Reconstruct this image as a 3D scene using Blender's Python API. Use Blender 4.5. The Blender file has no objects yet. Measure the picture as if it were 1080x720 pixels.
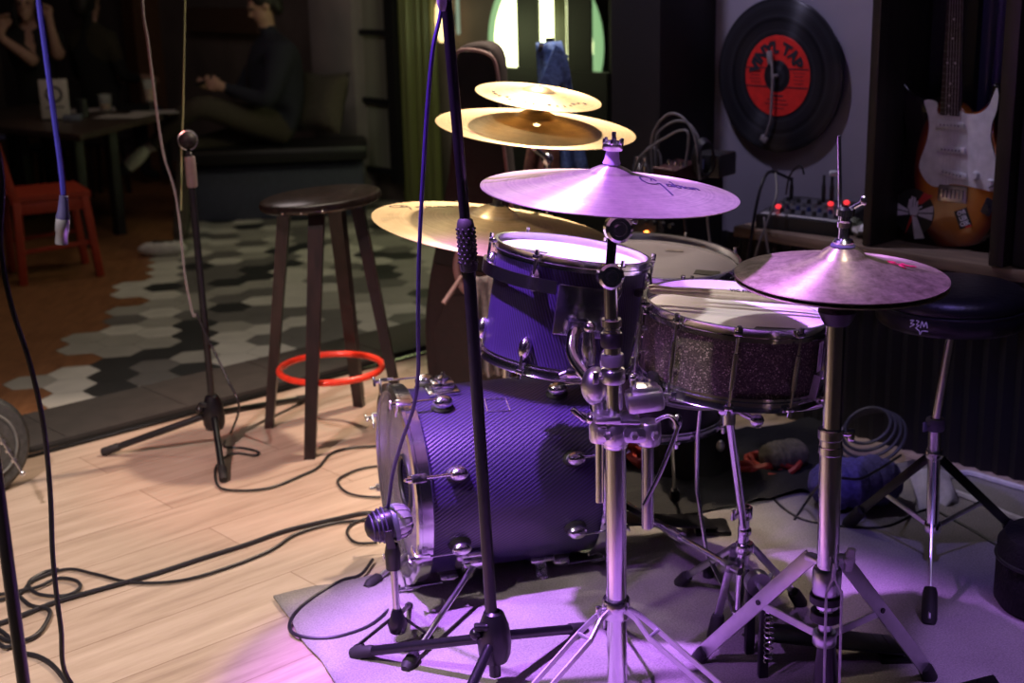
import bpy, bmesh, math, random
from mathutils import Vector, Matrix, Quaternion
random.seed(7)
PI = math.pi
scene = bpy.context.scene
COL = scene.collection
V = Vector

# ------------------------------------------------------------------ survey of the room
# the photograph's lens, used only to measure where real things stand
FPX = 1450.0
PITCH, ROLL, EYE = math.radians(15.5), math.radians(1.45), V((0, 0, 1.41))
FWD = V((0, math.cos(PITCH), -math.sin(PITCH)))
UP0 = V((0, math.sin(PITCH), math.cos(PITCH)))
RGT = V((1, 0, 0)) * math.cos(ROLL) - UP0 * math.sin(ROLL)
UPV = V((1, 0, 0)) * math.sin(ROLL) + UP0 * math.cos(ROLL)
def ray(x, y): return FWD + RGT * ((x - 540) / FPX) - UPV * ((y - 360) / FPX)
def on_z(x, y, z=0.0):
    d = ray(x, y); return EYE + d * ((z - EYE.z) / d.z)
def at(x, y, Y):
    d = ray(x, y); return EYE + d * (Y / d.y)
# room axes: A runs along the record wall towards the right, B goes into that wall
TH = math.radians(48)
AX = V((math.cos(TH), -math.sin(TH), 0)); BX = V((math.sin(TH), math.cos(TH), 0)); ZX = V((0, 0, 1))
ORG = V((0.978, 3.919, 0))
def room(a, b, z=0.0): return ORG + AX * a + BX * b + ZX * z
def on_b(x, y, b):
    d = ray(x, y); return EYE + d * (((ORG + BX * b - EYE).dot(BX)) / d.dot(BX))
def az(x, y, b):
    p = on_b(x, y, b) - ORG; return (p.dot(AX), p.z)
ROOM = Matrix((( AX.x, BX.x, 0, ORG.x), (AX.y, BX.y, 0, ORG.y), (0, 0, 1, 0), (0, 0, 0, 1)))

# ------------------------------------------------------------------ materials
MATS = {}
def new_mat(name):
    m = bpy.data.materials.new(name); m.use_nodes = True
    nt = m.node_tree; b = nt.nodes['Principled BSDF']; MATS[name] = m
    return m, nt, b
def node(nt, t, **kw):
    n = nt.nodes.new(t)
    for k, v in kw.items(): setattr(n, k, v)
    return n
def math_n(nt, op, a, b=None, c=None):
    n = nt.nodes.new('ShaderNodeMath'); n.operation = op
    for i, s in enumerate((a, b, c)):
        if s is None: continue
        if isinstance(s, (int, float)): n.inputs[i].default_value = s
        else: nt.links.new(s, n.inputs[i])
    return n.outputs[0]
def ramp(nt, fac, stops, interp='LINEAR'):
    r = nt.nodes.new('ShaderNodeValToRGB'); r.color_ramp.interpolation = interp
    el = r.color_ramp.elements
    while len(el) < len(stops): el.new(0.5)
    for e, (p, c) in zip(el, stops):
        e.position = p; e.color = (*c, 1)
    nt.links.new(fac, r.inputs[0]); return r.outputs[0]
def plain(name, col, rough=0.5, metal=0.0, noise=0.12, nscale=40, bump=0.0, **kw):
    """one colour with a little procedural variation of tone"""
    m, nt, b = new_mat(name)
    tc = node(nt, 'ShaderNodeTexCoord'); n = node(nt, 'ShaderNodeTexNoise')
    n.inputs['Scale'].default_value = nscale; n.inputs['Detail'].default_value = 3
    nt.links.new(tc.outputs['Object'], n.inputs['Vector'])
    lo = tuple(max(0, c * (1 - noise)) for c in col); hi = tuple(min(1, c * (1 + noise)) for c in col)
    nt.links.new(ramp(nt, n.outputs['Fac'], [(0.3, lo), (0.7, hi)]), b.inputs['Base Color'])
    b.inputs['Roughness'].default_value = rough; b.inputs['Metallic'].default_value = metal
    for k, v in kw.items(): b.inputs[k].default_value = v
    if bump:
        bp = node(nt, 'ShaderNodeBump'); bp.inputs['Strength'].default_value = bump; bp.inputs['Distance'].default_value = 0.01
        nt.links.new(n.outputs['Fac'], bp.inputs['Height']); nt.links.new(bp.outputs[0], b.inputs['Normal'])
    return m
def glow(name, col, strength, base=(0.1, 0.1, 0.1)):
    m, nt, b = new_mat(name)
    b.inputs['Base Color'].default_value = (*base, 1)
    b.inputs['Emission Color'].default_value = (*col, 1); b.inputs['Emission Strength'].default_value = strength
    return m

chrome = plain('chrome', (0.82, 0.82, 0.84), 0.19, 1.0, 0.05)
chrome_soft = plain('satin_chrome', (0.85, 0.84, 0.87), 0.33, 1.0, 0.05)
chrome_dull = plain('brushed_chrome', (0.62, 0.62, 0.65), 0.28, 1.0, 0.08)
steel_strip = plain('plated_steel', (0.66, 0.64, 0.68), 0.38, 0.85, 0.06)
black_metal = plain('black_painted_metal', (0.007, 0.0065, 0.009), 0.3, 0.0, 0.2)
black_plastic = plain('black_plastic', (0.016, 0.016, 0.018), 0.42)
black_rubber = plain('black_rubber', (0.014, 0.013, 0.014), 0.7)
cable_black = plain('black_cable_rubber', (0.012, 0.011, 0.016), 0.45)
cable_blue = plain('violet_blue_cable', (0.05, 0.045, 0.36), 0.42)
cable_grey = plain('grey_cable_rubber', (0.15, 0.14, 0.14), 0.5)
cable_white = plain('white_cable', (0.7, 0.66, 0.7), 0.5)
cable_red = plain('red_cable_rubber', (0.34, 0.035, 0.02), 0.5)
white_head = plain('coated_white_drumhead', (0.90, 0.88, 0.88), 0.45, 0, 0.03, 15)
black_fabric = plain('black_nylon', (0.0035, 0.003, 0.0035), 0.85, 0, 0.3, 120, 0.3)
wine_fabric = plain('dark_wine_nylon', (0.0085, 0.0025, 0.003), 0.8, 0, 0.3, 60, 0.2)
pink_trim = plain('pale_pink_piping', (0.20, 0.125, 0.125), 0.6)
denim = plain('blue_denim', (0.10, 0.17, 0.34), 0.85, 0, 0.35, 90, 0.3)
grey_cloth = plain('grey_cloth', (0.14, 0.12, 0.13), 0.9, 0, 0.3, 60, 0.3)
vinyl_black = plain('black_vinyl_upholstery', (0.008, 0.0075, 0.009), 0.40, 0, 0.2, 60, 0.15)
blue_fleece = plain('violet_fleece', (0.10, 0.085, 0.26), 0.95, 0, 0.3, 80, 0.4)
khaki_cloth = plain('khaki_cloth', (0.12, 0.105, 0.075), 0.95, 0, 0.3, 70, 0.4)
red_ring = plain('red_painted_steel', (0.80, 0.045, 0.02), 0.32)
red_paint = plain('red_painted_wood', (0.33, 0.035, 0.014), 0.5)
dark_wood = None
white_paint = plain('white_plastic', (0.75, 0.74, 0.78), 0.4)
skin_tone = plain('skin', (0.42, 0.24, 0.18), 0.6, 0, 0.08)
hair_dark = plain('dark_hair', (0.012, 0.009, 0.008), 0.6, 0, 0.3, 150)
navy_coat = plain('navy_coat', (0.012, 0.012, 0.026), 0.9)
rust_knit = plain('rust_knit', (0.07, 0.025, 0.015), 0.9)
black_top = plain('black_top', (0.010, 0.010, 0.010), 0.9)
olive_jacket = plain('olive_jacket', (0.035, 0.030, 0.015), 0.9)
khaki_trouser = plain('dark_khaki_trousers', (0.045, 0.035, 0.025), 0.9)
shoe_white = plain('off_white_shoe', (0.55, 0.52, 0.50), 0.7)
paper_white = plain('paper', (0.42, 0.38, 0.36), 0.8)
ink_dark = plain('dark_ink', (0.02, 0.02, 0.03), 0.6)
ink_blue = plain('violet_ink', (0.014, 0.008, 0.035), 0.5)
ink_red = plain('red_ink', (0.55, 0.02, 0.10), 0.5)
ink_white = plain('white_ink', (0.75, 0.72, 0.8), 0.5)
label_red = plain('red_record_label', (0.70, 0.025, 0.02), 0.5)
amber_glow = glow('amber_pilot_light', (1.0, 0.22, 0.03), 14)
red_glow = glow('red_button_light', (1.0, 0.04, 0.05), 1.2, (0.4, 0.01, 0.01))
disc_glow = glow('bright_yellow_green_light', (0.93, 1.0, 0.50), 5.5)
rim_glow = glow('green_light_rim', (0.36, 0.66, 0.30), 0.75)
olive_glow = glow('olive_lit_glass', (0.22, 0.25, 0.06), 0.5)
warm_glow = glow('warm_lamp_glass', (1.0, 0.72, 0.30), 2.2)
pale_glow = glow('pale_green_reflection', (0.45, 0.62, 0.45), 0.5)
bulb_glow = glow('lamp_lens', (0.6, 0.4, 1.0), 2.0)

def wood(name, c0, c1, rough=0.5, sc=(2, 30, 30)):
    m, nt, b = new_mat(name)
    tc = node(nt, 'ShaderNodeTexCoord'); mp = node(nt, 'ShaderNodeMapping'); n = node(nt, 'ShaderNodeTexNoise')
    mp.inputs['Scale'].default_value = sc; n.inputs['Scale'].default_value = 2; n.inputs['Detail'].default_value = 6
    nt.links.new(tc.outputs['Object'], mp.inputs[0]); nt.links.new(mp.outputs[0], n.inputs['Vector'])
    nt.links.new(ramp(nt, n.outputs['Fac'], [(0.3, c0), (0.7, c1)]), b.inputs['Base Color'])
    b.inputs['Roughness'].default_value = rough
    return m
dark_wood = wood('dark_stained_wood', (0.007, 0.004, 0.004), (0.024, 0.012, 0.012), 0.36, (30, 30, 2))
seat_wood = wood('dark_varnished_seat_wood', (0.006, 0.005, 0.004), (0.016, 0.012, 0.011), 0.22, (30, 4, 4))
post_wood = wood('dark_brown_post_wood', (0.008, 0.006, 0.006), (0.022, 0.016, 0.016), 0.5, (20, 20, 2))
edge_wood = wood('worn_shelf_wood', (0.10, 0.07, 0.05), (0.24, 0.17, 0.12), 0.55, (3, 30, 30))
stick_wood = wood('pale_hickory', (0.55, 0.46, 0.38), (0.68, 0.58, 0.50), 0.4, (30, 30, 4))
fret_wood = wood('rosewood', (0.015, 0.010, 0.010), (0.035, 0.022, 0.02), 0.45, (30, 30, 3))

def floor_planks():
    m, nt, b = new_mat('pale_oak_planks')
    tc = node(nt, 'ShaderNodeTexCoord'); mp = node(nt, 'ShaderNodeMapping')
    # object axes of the floor: x = B (plank length), y = A
    nt.links.new(tc.outputs['Object'], mp.inputs[0])
    br = node(nt, 'ShaderNodeTexBrick'); br.offset = 0.37; br.offset_frequency = 2
    for k, v in dict(Scale=1.0, **{'Mortar Size': 0.0016, 'Mortar Smooth': 0.2, 'Bias': 0.0, 'Brick Width': 1.25, 'Row Height': 0.19}).items():
        br.inputs[k].default_value = v
    br.inputs['Color1'].default_value = (0.30, 0.30, 0.30, 1); br.inputs['Color2'].default_value = (0.75, 0.75, 0.75, 1)
    br.inputs['Mortar'].default_value = (0, 0, 0, 1)
    nt.links.new(mp.outputs[0], br.inputs['Vector'])
    m2 = node(nt, 'ShaderNodeMapping'); m2.inputs['Scale'].default_value = (1.6, 15, 1)
    nt.links.new(tc.outputs['Object'], m2.inputs[0])
    n = node(nt, 'ShaderNodeTexNoise'); n.inputs['Scale'].default_value = 1.7; n.inputs['Detail'].default_value = 8; n.inputs['Roughness'].default_value = 0.65
    nt.links.new(m2.outputs[0], n.inputs['Vector'])
    tone = math_n(nt, 'ADD', math_n(nt, 'MULTIPLY', n.outputs['Fac'], 0.75), math_n(nt, 'MULTIPLY', br.outputs['Color'], 0.28))
    c = ramp(nt, tone, [(0.28, (0.26, 0.18, 0.135)), (0.5, (0.43, 0.325, 0.25)), (0.75, (0.58, 0.46, 0.37))])
    mx = node(nt, 'ShaderNodeMixRGB'); mx.inputs[2].default_value = (0.20, 0.12, 0.08, 1)
    nt.links.new(math_n(nt, 'MULTIPLY', br.outputs['Fac'], 0.7), mx.inputs[0]); nt.links.new(c, mx.inputs[1])
    nt.links.new(mx.outputs[0], b.inputs['Base Color'])
    b.inputs['Roughness'].default_value = 0.42
    bp = node(nt, 'ShaderNodeBump'); bp.inputs['Strength'].default_value = 0.15; bp.inputs['Distance'].default_value = 0.003
    nt.links.new(n.outputs['Fac'], bp.inputs['Height']); nt.links.new(bp.outputs[0], b.inputs['Normal'])
    return m
def carpet_mat():
    m, nt, b = new_mat('grey_needle_felt_carpet')
    tc = node(nt, 'ShaderNodeTexCoord'); n = node(nt, 'ShaderNodeTexNoise'); n2 = node(nt, 'ShaderNodeTexNoise')
    n.inputs['Scale'].default_value = 260; n.inputs['Detail'].default_value = 2
    n2.inputs['Scale'].default_value = 5; n2.inputs['Detail'].default_value = 5
    nt.links.new(tc.outputs['Object'], n.inputs['Vector']); nt.links.new(tc.outputs['Object'], n2.inputs['Vector'])
    t = math_n(nt, 'ADD', math_n(nt, 'MULTIPLY', n.outputs['Fac'], 0.6), math_n(nt, 'MULTIPLY', n2.outputs['Fac'], 0.4))
    nt.links.new(ramp(nt, t, [(0.3, (0.16, 0.145, 0.14)), (0.7, (0.36, 0.33, 0.32))]), b.inputs['Base Color'])
    b.inputs['Roughness'].default_value = 0.95
    bp = node(nt, 'ShaderNodeBump'); bp.inputs['Strength'].default_value = 0.5; bp.inputs['Distance'].default_value = 0.004
    nt.links.new(n.outputs['Fac'], bp.inputs['Height']); nt.links.new(bp.outputs[0], b.inputs['Normal'])
    return m
def cymbal_mat(name, c0, c1, rough, dirt, aniso=0.75):
    m, nt, b = new_mat(name)
    tc = node(nt, 'ShaderNodeTexCoord'); sx = node(nt, 'ShaderNodeSeparateXYZ')
    nt.links.new(tc.outputs['Object'], sx.inputs[0])
    r = math_n(nt, 'SQRT', math_n(nt, 'ADD', math_n(nt, 'MULTIPLY', sx.outputs[0], sx.outputs[0]), math_n(nt, 'MULTIPLY', sx.outputs[1], sx.outputs[1])))
    cb = node(nt, 'ShaderNodeCombineXYZ'); nt.links.new(r, cb.inputs[0])
    n1 = node(nt, 'ShaderNodeTexNoise'); n1.inputs['Scale'].default_value = 160; n1.inputs['Detail'].default_value = 3
    nt.links.new(cb.outputs[0], n1.inputs['Vector'])
    n2 = node(nt, 'ShaderNodeTexNoise'); n2.inputs['Scale'].default_value = 38; n2.inputs['Detail'].default_value = 5; n2.inputs['Roughness'].default_value = 0.7
    nt.links.new(tc.outputs['Object'], n2.inputs['Vector'])
    t = math_n(nt, 'ADD', math_n(nt, 'MULTIPLY', n1.outputs['Fac'], 1 - dirt), math_n(nt, 'MULTIPLY', n2.outputs['Fac'], dirt))
    nt.links.new(ramp(nt, t, [(0.32, c0), (0.65, c1)]), b.inputs['Base Color'])
    nt.links.new(ramp(nt, n2.outputs['Fac'], [(0.3, (rough + .1,) * 3), (0.7, (rough - .04,) * 3)]), b.inputs['Roughness'])
    b.inputs['Metallic'].default_value = 0.82
    b.inputs['Anisotropic'].default_value = aniso; b.inputs['Anisotropic Rotation'].default_value = 0.25
    tg = node(nt, 'ShaderNodeTangent'); tg.direction_type = 'RADIAL'; tg.axis = 'Z'
    nt.links.new(tg.outputs[0], b.inputs['Tangent'])
    return m
gold_cymbal = cymbal_mat('pale_gold_bronze', (0.55, 0.415, 0.21), (0.80, 0.635, 0.38), 0.42, 0.35, 0.5)
crash_cymbal = cymbal_mat('worn_bronze', (0.40, 0.35, 0.31), (0.74, 0.65, 0.56), 0.36, 0.5, 0.85)
hat_cymbal = cymbal_mat('hammered_bronze', (0.25, 0.20, 0.125), (0.74, 0.63, 0.45), 0.38, 0.85, 0.8)

def wrap_mat():
    """violet carbon-weave wrap: fine diagonal ribs round the shell (local z is the drum's axis)"""
    m, nt, b = new_mat('violet_ribbed_drum_wrap')
    tc = node(nt, 'ShaderNodeTexCoord'); sx = node(nt, 'ShaderNodeSeparateXYZ')
    nt.links.new(tc.outputs['Object'], sx.inputs[0])
    ang = math_n(nt, 'ARCTAN2', sx.outputs[1], sx.outputs[0])
    w = math_n(nt, 'ADD', math_n(nt, 'MULTIPLY', ang, 150.0), math_n(nt, 'MULTIPLY', sx.outputs[2], 420.0))
    s = math_n(nt, 'SINE', w)
    nt.links.new(ramp(nt, math_n(nt, 'MULTIPLY_ADD', s, 0.5, 0.5), [(0.25, (0.011, 0.007, 0.030)), (0.75, (0.040, 0.024, 0.105))]), b.inputs['Base Color'])
    b.inputs['Roughness'].default_value = 0.34
    b.inputs['Specular IOR Level'].default_value = 0.9
    bp = node(nt, 'ShaderNodeBump'); bp.inputs['Strength'].default_value = 0.25; bp.inputs['Distance'].default_value = 0.002
    nt.links.new(s, bp.inputs['Height']); nt.links.new(bp.outputs[0], b.inputs['Normal'])
    return m
violet_wrap = wrap_mat()
black_wrap = plain('black_drum_wrap', (0.014, 0.013, 0.016), 0.3)
def sparkle_mat():
    m, nt, b = new_mat('brown_glitter_wrap')
    tc = node(nt, 'ShaderNodeTexCoord'); vo = node(nt, 'ShaderNodeTexVoronoi'); vo.inputs['Scale'].default_value = 420
    nt.links.new(tc.outputs['Object'], vo.inputs['Vector'])
    sp = node(nt, 'ShaderNodeSeparateColor'); nt.links.new(vo.outputs['Color'], sp.inputs[0])
    nt.links.new(ramp(nt, sp.outputs[0], [(0.0, (0.06, 0.05, 0.04)), (0.8, (0.16, 0.135, 0.105)), (0.93, (0.34, 0.28, 0.22)), (1.0, (0.7, 0.6, 0.5))]), b.inputs['Base Color'])
    b.inputs['Roughness'].default_value = 0.4; b.inputs['Metallic'].default_value = 0.1
    return m
glitter_wrap = sparkle_mat()
def film(name, alpha, col, rough=0.12):
    """thin clear plastic film: part see-through, part glossy skin"""
    m, nt, b = new_mat(name)
    b.inputs['Base Color'].default_value = (*col, 1); b.inputs['Roughness'].default_value = rough
    b.inputs['Alpha'].default_value = alpha; b.inputs['Specular IOR Level'].default_value = 0.9
    n = node(nt, 'ShaderNodeTexNoise'); n.inputs['Scale'].default_value = 6
    nt.links.new(ramp(nt, n.outputs['Fac'], [(0.3, tuple(c * .9 for c in col)), (0.7, col)]), b.inputs['Base Color'])
    return m
clear_head = film('clear_drumhead_film', 0.42, (0.62, 0.50, 0.60))
hazy_head = film('hazy_drumhead_film', 0.82, (0.30, 0.28, 0.33), 0.25)
glass_clear = film('tumbler_glass', 0.3, (0.5, 0.5, 0.5), 0.05)
amber_drink = plain('amber_drink', (0.55, 0.24, 0.05), 0.2)
def groove_mat():
    m, nt, b = new_mat('grooved_black_vinyl')
    tc = node(nt, 'ShaderNodeTexCoord'); sx = node(nt, 'ShaderNodeSeparateXYZ')
    nt.links.new(tc.outputs['Object'], sx.inputs[0])
    r = math_n(nt, 'SQRT', math_n(nt, 'ADD', math_n(nt, 'MULTIPLY', sx.outputs[0], sx.outputs[0]), math_n(nt, 'MULTIPLY', sx.outputs[1], sx.outputs[1])))
    cb = node(nt, 'ShaderNodeCombineXYZ'); nt.links.new(r, cb.inputs[0])
    n1 = node(nt, 'ShaderNodeTexNoise'); n1.inputs['Scale'].default_value = 60
    nt.links.new(cb.outputs[0], n1.inputs['Vector'])
    nt.links.new(ramp(nt, n1.outputs['Fac'], [(0.35, (0.014, 0.014, 0.018)), (0.7, (0.05, 0.05, 0.065))]), b.inputs['Base Color'])
    b.inputs['Roughness'].default_value = 0.36; b.inputs['Anisotropic'].default_value = 0.9; b.inputs['Anisotropic Rotation'].default_value = 0.25; b.inputs['Metallic'].default_value = 0.45
    tg = node(nt, 'ShaderNodeTangent'); tg.direction_type = 'RADIAL'; tg.axis = 'Z'
    nt.links.new(tg.outputs[0], b.inputs['Tangent'])
    return m
record_vinyl = groove_mat()
def sunburst_mat():
    m, nt, b = new_mat('sunburst_lacquer')
    tc = node(nt, 'ShaderNodeTexCoord'); mp = node(nt, 'ShaderNodeMapping')
    mp.inputs['Location'].default_value = (-0.025, 0, -0.155); mp.inputs['Scale'].default_value = (1.22, 0.0, 0.74)
    nt.links.new(tc.outputs['Object'], mp.inputs[0])
    ln = node(nt, 'ShaderNodeVectorMath', operation='LENGTH'); nt.links.new(mp.outputs[0], ln.inputs[0])
    nt.links.new(ramp(nt, math_n(nt, 'MULTIPLY', ln.outputs['Value'], 5.0), [(0.0, (0.60, 0.25, 0.04)), (0.60, (0.50, 0.16, 0.02)), (0.76, (0.16, 0.025, 0.01)), (0.86, (0.008, 0.005, 0.005))]), b.inputs['Base Color'])
    b.inputs['Roughness'].default_value = 0.15; b.inputs['Coat Weight'].default_value = 0.6
    return m
sunburst = sunburst_mat()
def frosted(name, col):
    m, nt, b = new_mat(name)
    tc = node(nt, 'ShaderNodeTexCoord'); mp = node(nt, 'ShaderNodeMapping'); mp.inputs['Scale'].default_value = (14, 14, 0.6)
    n = node(nt, 'ShaderNodeTexNoise'); n.inputs['Scale'].default_value = 1; n.inputs['Detail'].default_value = 3
    nt.links.new(tc.outputs['Object'], mp.inputs[0]); nt.links.new(mp.outputs[0], n.inputs['Vector'])
    nt.links.new(ramp(nt, n.outputs['Fac'], [(0.3, tuple(c * .55 for c in col)), (0.7, col)]), b.inputs['Base Color'])
    b.inputs['Roughness'].default_value = 0.35
    return m
frost_glass = frosted('frosted_streaked_glass', (0.40, 0.40, 0.33))
olive_streaks = frosted('olive_green_streaks', (0.20, 0.215, 0.075))
bay_drape = frosted('violet_blue_drape', (0.10, 0.09, 0.24))
wall_violet = plain('violet_grey_paint', (0.25, 0.23, 0.29), 0.85, 0, 0.08, 4)
wall_dark = plain('dark_hall_paint', (0.17, 0.135, 0.125), 0.9, 0, 0.3, 2)
wall_plaster = plain('pale_plaster', (0.36, 0.31, 0.32), 0.9, 0, 0.08, 6)
black_panel = plain('black_panel', (0.010, 0.009, 0.012), 0.6)
mat_rubber = plain('brown_black_rubber_mat', (0.020, 0.016, 0.0145), 0.7, 0, 0.25, 18)
oak_floor = floor_planks()
carpet = carpet_mat()

# ------------------------------------------------------------------ mesh building
def frame(o, zdir, xhint=(1, 0, 0)):
    z = V(zdir).normalized(); x = V(xhint); x = x - z * x.dot(z)
    if x.length < 1e-5: x = V((0, 1, 0)) - z * z.y
    x.normalize(); y = z.cross(x)
    return Matrix(((x.x, y.x, z.x, o[0]), (x.y, y.y, z.y, o[1]), (x.z, y.z, z.z, o[2]), (0, 0, 0, 1)))
WM = {}
def world_of(o): return WM.get(o.name, Matrix.Identity(4))
class MB:
    def __init__(s): s.v = []; s.f = []; s.mi = []; s.m = 0
    def add(s, vs, fs, M=None):
        b = len(s.v)
        for p in vs: s.v.append((M @ V(p)) if M else V(p))
        for f in fs: s.f.append(tuple(b + i for i in f)); s.mi.append(s.m)
        return s
    def box(s, c, size, M=None, bev=0.0, R=None):
        hx, hy, hz = (d / 2 for d in size)
        if bev <= 0:
            vs = [(x * hx, y * hy, z * hz) for x in (-1, 1) for y in (-1, 1) for z in (-1, 1)]
            fs = [(0, 1, 3, 2), (4, 6, 7, 5), (0, 4, 5, 1), (2, 3, 7, 6), (0, 2, 6, 4), (1, 5, 7, 3)]
        else:
            bm = bmesh.new(); bmesh.ops.create_cube(bm, size=1)
            bmesh.ops.scale(bm, vec=size, verts=bm.verts)
            bmesh.ops.bevel(bm, geom=bm.edges[:], offset=min(bev, min(size) * .45), segments=2, profile=0.5, affect='EDGES')
            bm.verts.index_update(); vs = [v.co.copy() for v in bm.verts]; fs = [tuple(v.index for v in f.verts) for f in bm.faces]; bm.free()
        T = Matrix.Translation(V(c))
        if R is not None: T = T @ R.to_4x4()
        return s.add(vs, fs, (M @ T) if M else T)
    def bar(s, p, q, w, t, up=(0, 0, 1), bev=0.0):
        """flat bar from p to q, w wide across, t thick along up"""
        p, q = V(p), V(q); d = q - p; z = d.normalized(); y = V(up) - z * V(up).dot(z)
        if y.length < 1e-4: y = V((1, 0, 0)) - z * z.x
        y.normalize(); x = y.cross(z)
        R = Matrix((x, y, z)).transposed()
        return s.box((p + q) / 2, (w, t, d.length), None, bev, R)
    def tube(s, pts, r, n=10, closed=False, M=None):
        pts = [V(p) for p in pts]; k = len(pts)
        rs = r if isinstance(r, (list, tuple)) else [r] * k
        tan = []
        for i in range(k):
            a = pts[(i - 1) % k] if (closed or i > 0) else pts[i]
            b = pts[(i + 1) % k] if (closed or i < k - 1) else pts[i]
            d = b - a; tan.append(d.normalized() if d.length > 1e-9 else V((0, 0, 1)))
        nrm = tan[0].orthogonal().normalized(); vs = []; fs = []
        for i in range(k):
            nrm = nrm - tan[i] * nrm.dot(tan[i]); nrm.normalize(); bn = tan[i].cross(nrm)
            for j in range(n):
                a = 2 * PI * j / n
                vs.append(pts[i] + (nrm * math.cos(a) + bn * math.sin(a)) * rs[i])
        for i in range(k if closed else k - 1):
            i2 = (i + 1) % k
            for j in range(n):
                fs.append((i * n + j, i * n + (j + 1) % n, i2 * n + (j + 1) % n, i2 * n + j))
        if not closed:
            fs.append(tuple(reversed(range(n)))); fs.append(tuple((k - 1) * n + j for j in range(n)))
        return s.add(vs, fs, M)
    def rod(s, p, q, r, n=12, M=None): return s.tube([p, q], r, n, False, M)
    def lathe(s, prof, M=None, n=40, closed=False, a0=0.0, a1=2 * PI):
        full = abs(a1 - a0 - 2 * PI) < 1e-6; vs = []; fs = []; k = len(prof); m = n if full else n + 1
        for r, z in prof:
            for j in range(m):
                a = a0 + (a1 - a0) * j / n; vs.append((r * math.cos(a), r * math.sin(a), z))
        for i in range(k if closed else k - 1):
            i2 = (i + 1) % k
            for j in range(n):
                j2 = (j + 1) % m; fs.append((i * m + j, i * m + j2, i2 * m + j2, i2 * m + j))
        return s.add(vs, fs, M)
    def torus(s, R, r, M=None, n=48, m=10):
        return s.lathe([(R + r * math.cos(2 * PI * i / m), r * math.sin(2 * PI * i / m)) for i in range(m)], M, n, True)
    def ball(s, c, r, n=16, sc=(1, 1, 1), M=None):
        k = max(6, n // 2)
        T = Matrix.Translation(V(c)) @ Matrix.Diagonal((*sc, 1))
        return s.lathe([(r * math.sin(PI * i / k), -r * math.cos(PI * i / k)) for i in range(k + 1)], (M @ T) if M else T, n)
    def prism(s, poly, z0, z1, M=None, bev=0.0):
        k = len(poly)
        if bev <= 0:
            vs = [(x, y, z0) for x, y in poly] + [(x, y, z1) for x, y in poly]
            fs = [tuple(reversed(range(k))), tuple(range(k, 2 * k))] + [(i, (i + 1) % k, k + (i + 1) % k, k + i) for i in range(k)]
            return s.add(vs, fs, M)
        bm = bmesh.new(); lo = [bm.verts.new((x, y, z0)) for x, y in poly]; f = bm.faces.new(lo)
        ex = bmesh.ops.extrude_face_region(bm, geom=[f]); up = [g for g in ex['geom'] if isinstance(g, bmesh.types.BMVert)]
        bmesh.ops.translate(bm, vec=(0, 0, z1 - z0), verts=up); bmesh.ops.recalc_face_normals(bm, faces=bm.faces)
        ed = [e for e in bm.edges if abs(e.verts[0].co.z - e.verts[1].co.z) < 1e-7]
        bmesh.ops.bevel(bm, geom=ed, offset=bev, segments=3, profile=0.5, affect='EDGES')
        bm.verts.index_update(); vs = [v.co.copy() for v in bm.verts]; fs = [tuple(v.index for v in g.verts) for g in bm.faces]; bm.free()
        return s.add(vs, fs, M)
    def build(s, name, mats, parent=None, local=False, sharp=38, origin=None, matrix=None):
        """ONE mesh object; verts are in world space unless local (then in the parent's / matrix's space)"""
        if not isinstance(mats, (list, tuple)): mats = [mats]
        if parent is not None: W = world_of(parent)
        elif matrix is not None: W = matrix
        elif origin is not None: W = Matrix.Translation(V(origin))
        else: W = Matrix.Identity(4)
        inv = W.inverted()
        me = bpy.data.meshes.new(name)
        vs = [tuple(v) for v in s.v] if local else [tuple(inv @ v) for v in s.v]
        me.from_pydata(vs, [], s.f)
        for m in mats: me.materials.append(m)
        if len(mats) > 1: me.polygons.foreach_set('material_index', s.mi)
        bm = bmesh.new(); bm.from_mesh(me); bmesh.ops.remove_doubles(bm, verts=bm.verts, dist=1e-6)
        bmesh.ops.recalc_face_normals(bm, faces=bm.faces); bm.to_mesh(me); bm.free()
        me.polygons.foreach_set('use_smooth', [True] * len(me.polygons)); me.set_sharp_from_angle(angle=math.radians(sharp))
        o = bpy.data.objects.new(name, me); COL.objects.link(o)
        if parent is not None: o.parent = parent
        else: o.matrix_world = W
        WM[o.name] = W
        return o
def tag(o, label=None, cat=None, group=None, kind=None):
    if label: o['label'] = label
    if cat: o['category'] = cat
    if group: o['group'] = group
    if kind: o['kind'] = kind
    return o
def thing(name, label, cat, loc=(0, 0, 0), matrix=None, group=None):
    o = bpy.data.objects.new(name, None); COL.objects.link(o); o.empty_display_size = 0.1
    W = matrix if matrix is not None else Matrix.Translation(V(loc)); o.matrix_world = W; WM[o.name] = W
    return tag(o, label, cat, group)
def struct(o): o['kind'] = 'structure'; return o
def spline(pts, n=8, closed=False):
    pts = [V(p) for p in pts]; k = len(pts); out = []
    for i in range(k if closed else k - 1):
        g = (lambda j: pts[j % k]) if closed else (lambda j: pts[max(0, min(k - 1, j))])
        p0, p1, p2, p3 = g(i - 1), g(i), g(i + 1), g(i + 2)
        for t in range(n):
            u = t / n
            out.append(0.5 * ((2 * p1) + (p2 - p0) * u + (2 * p0 - 5 * p1 + 4 * p2 - p3) * u * u + (3 * p1 - p0 - 3 * p2 + p3) * u ** 3))
    if not closed: out.append(pts[-1])
    return out
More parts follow.
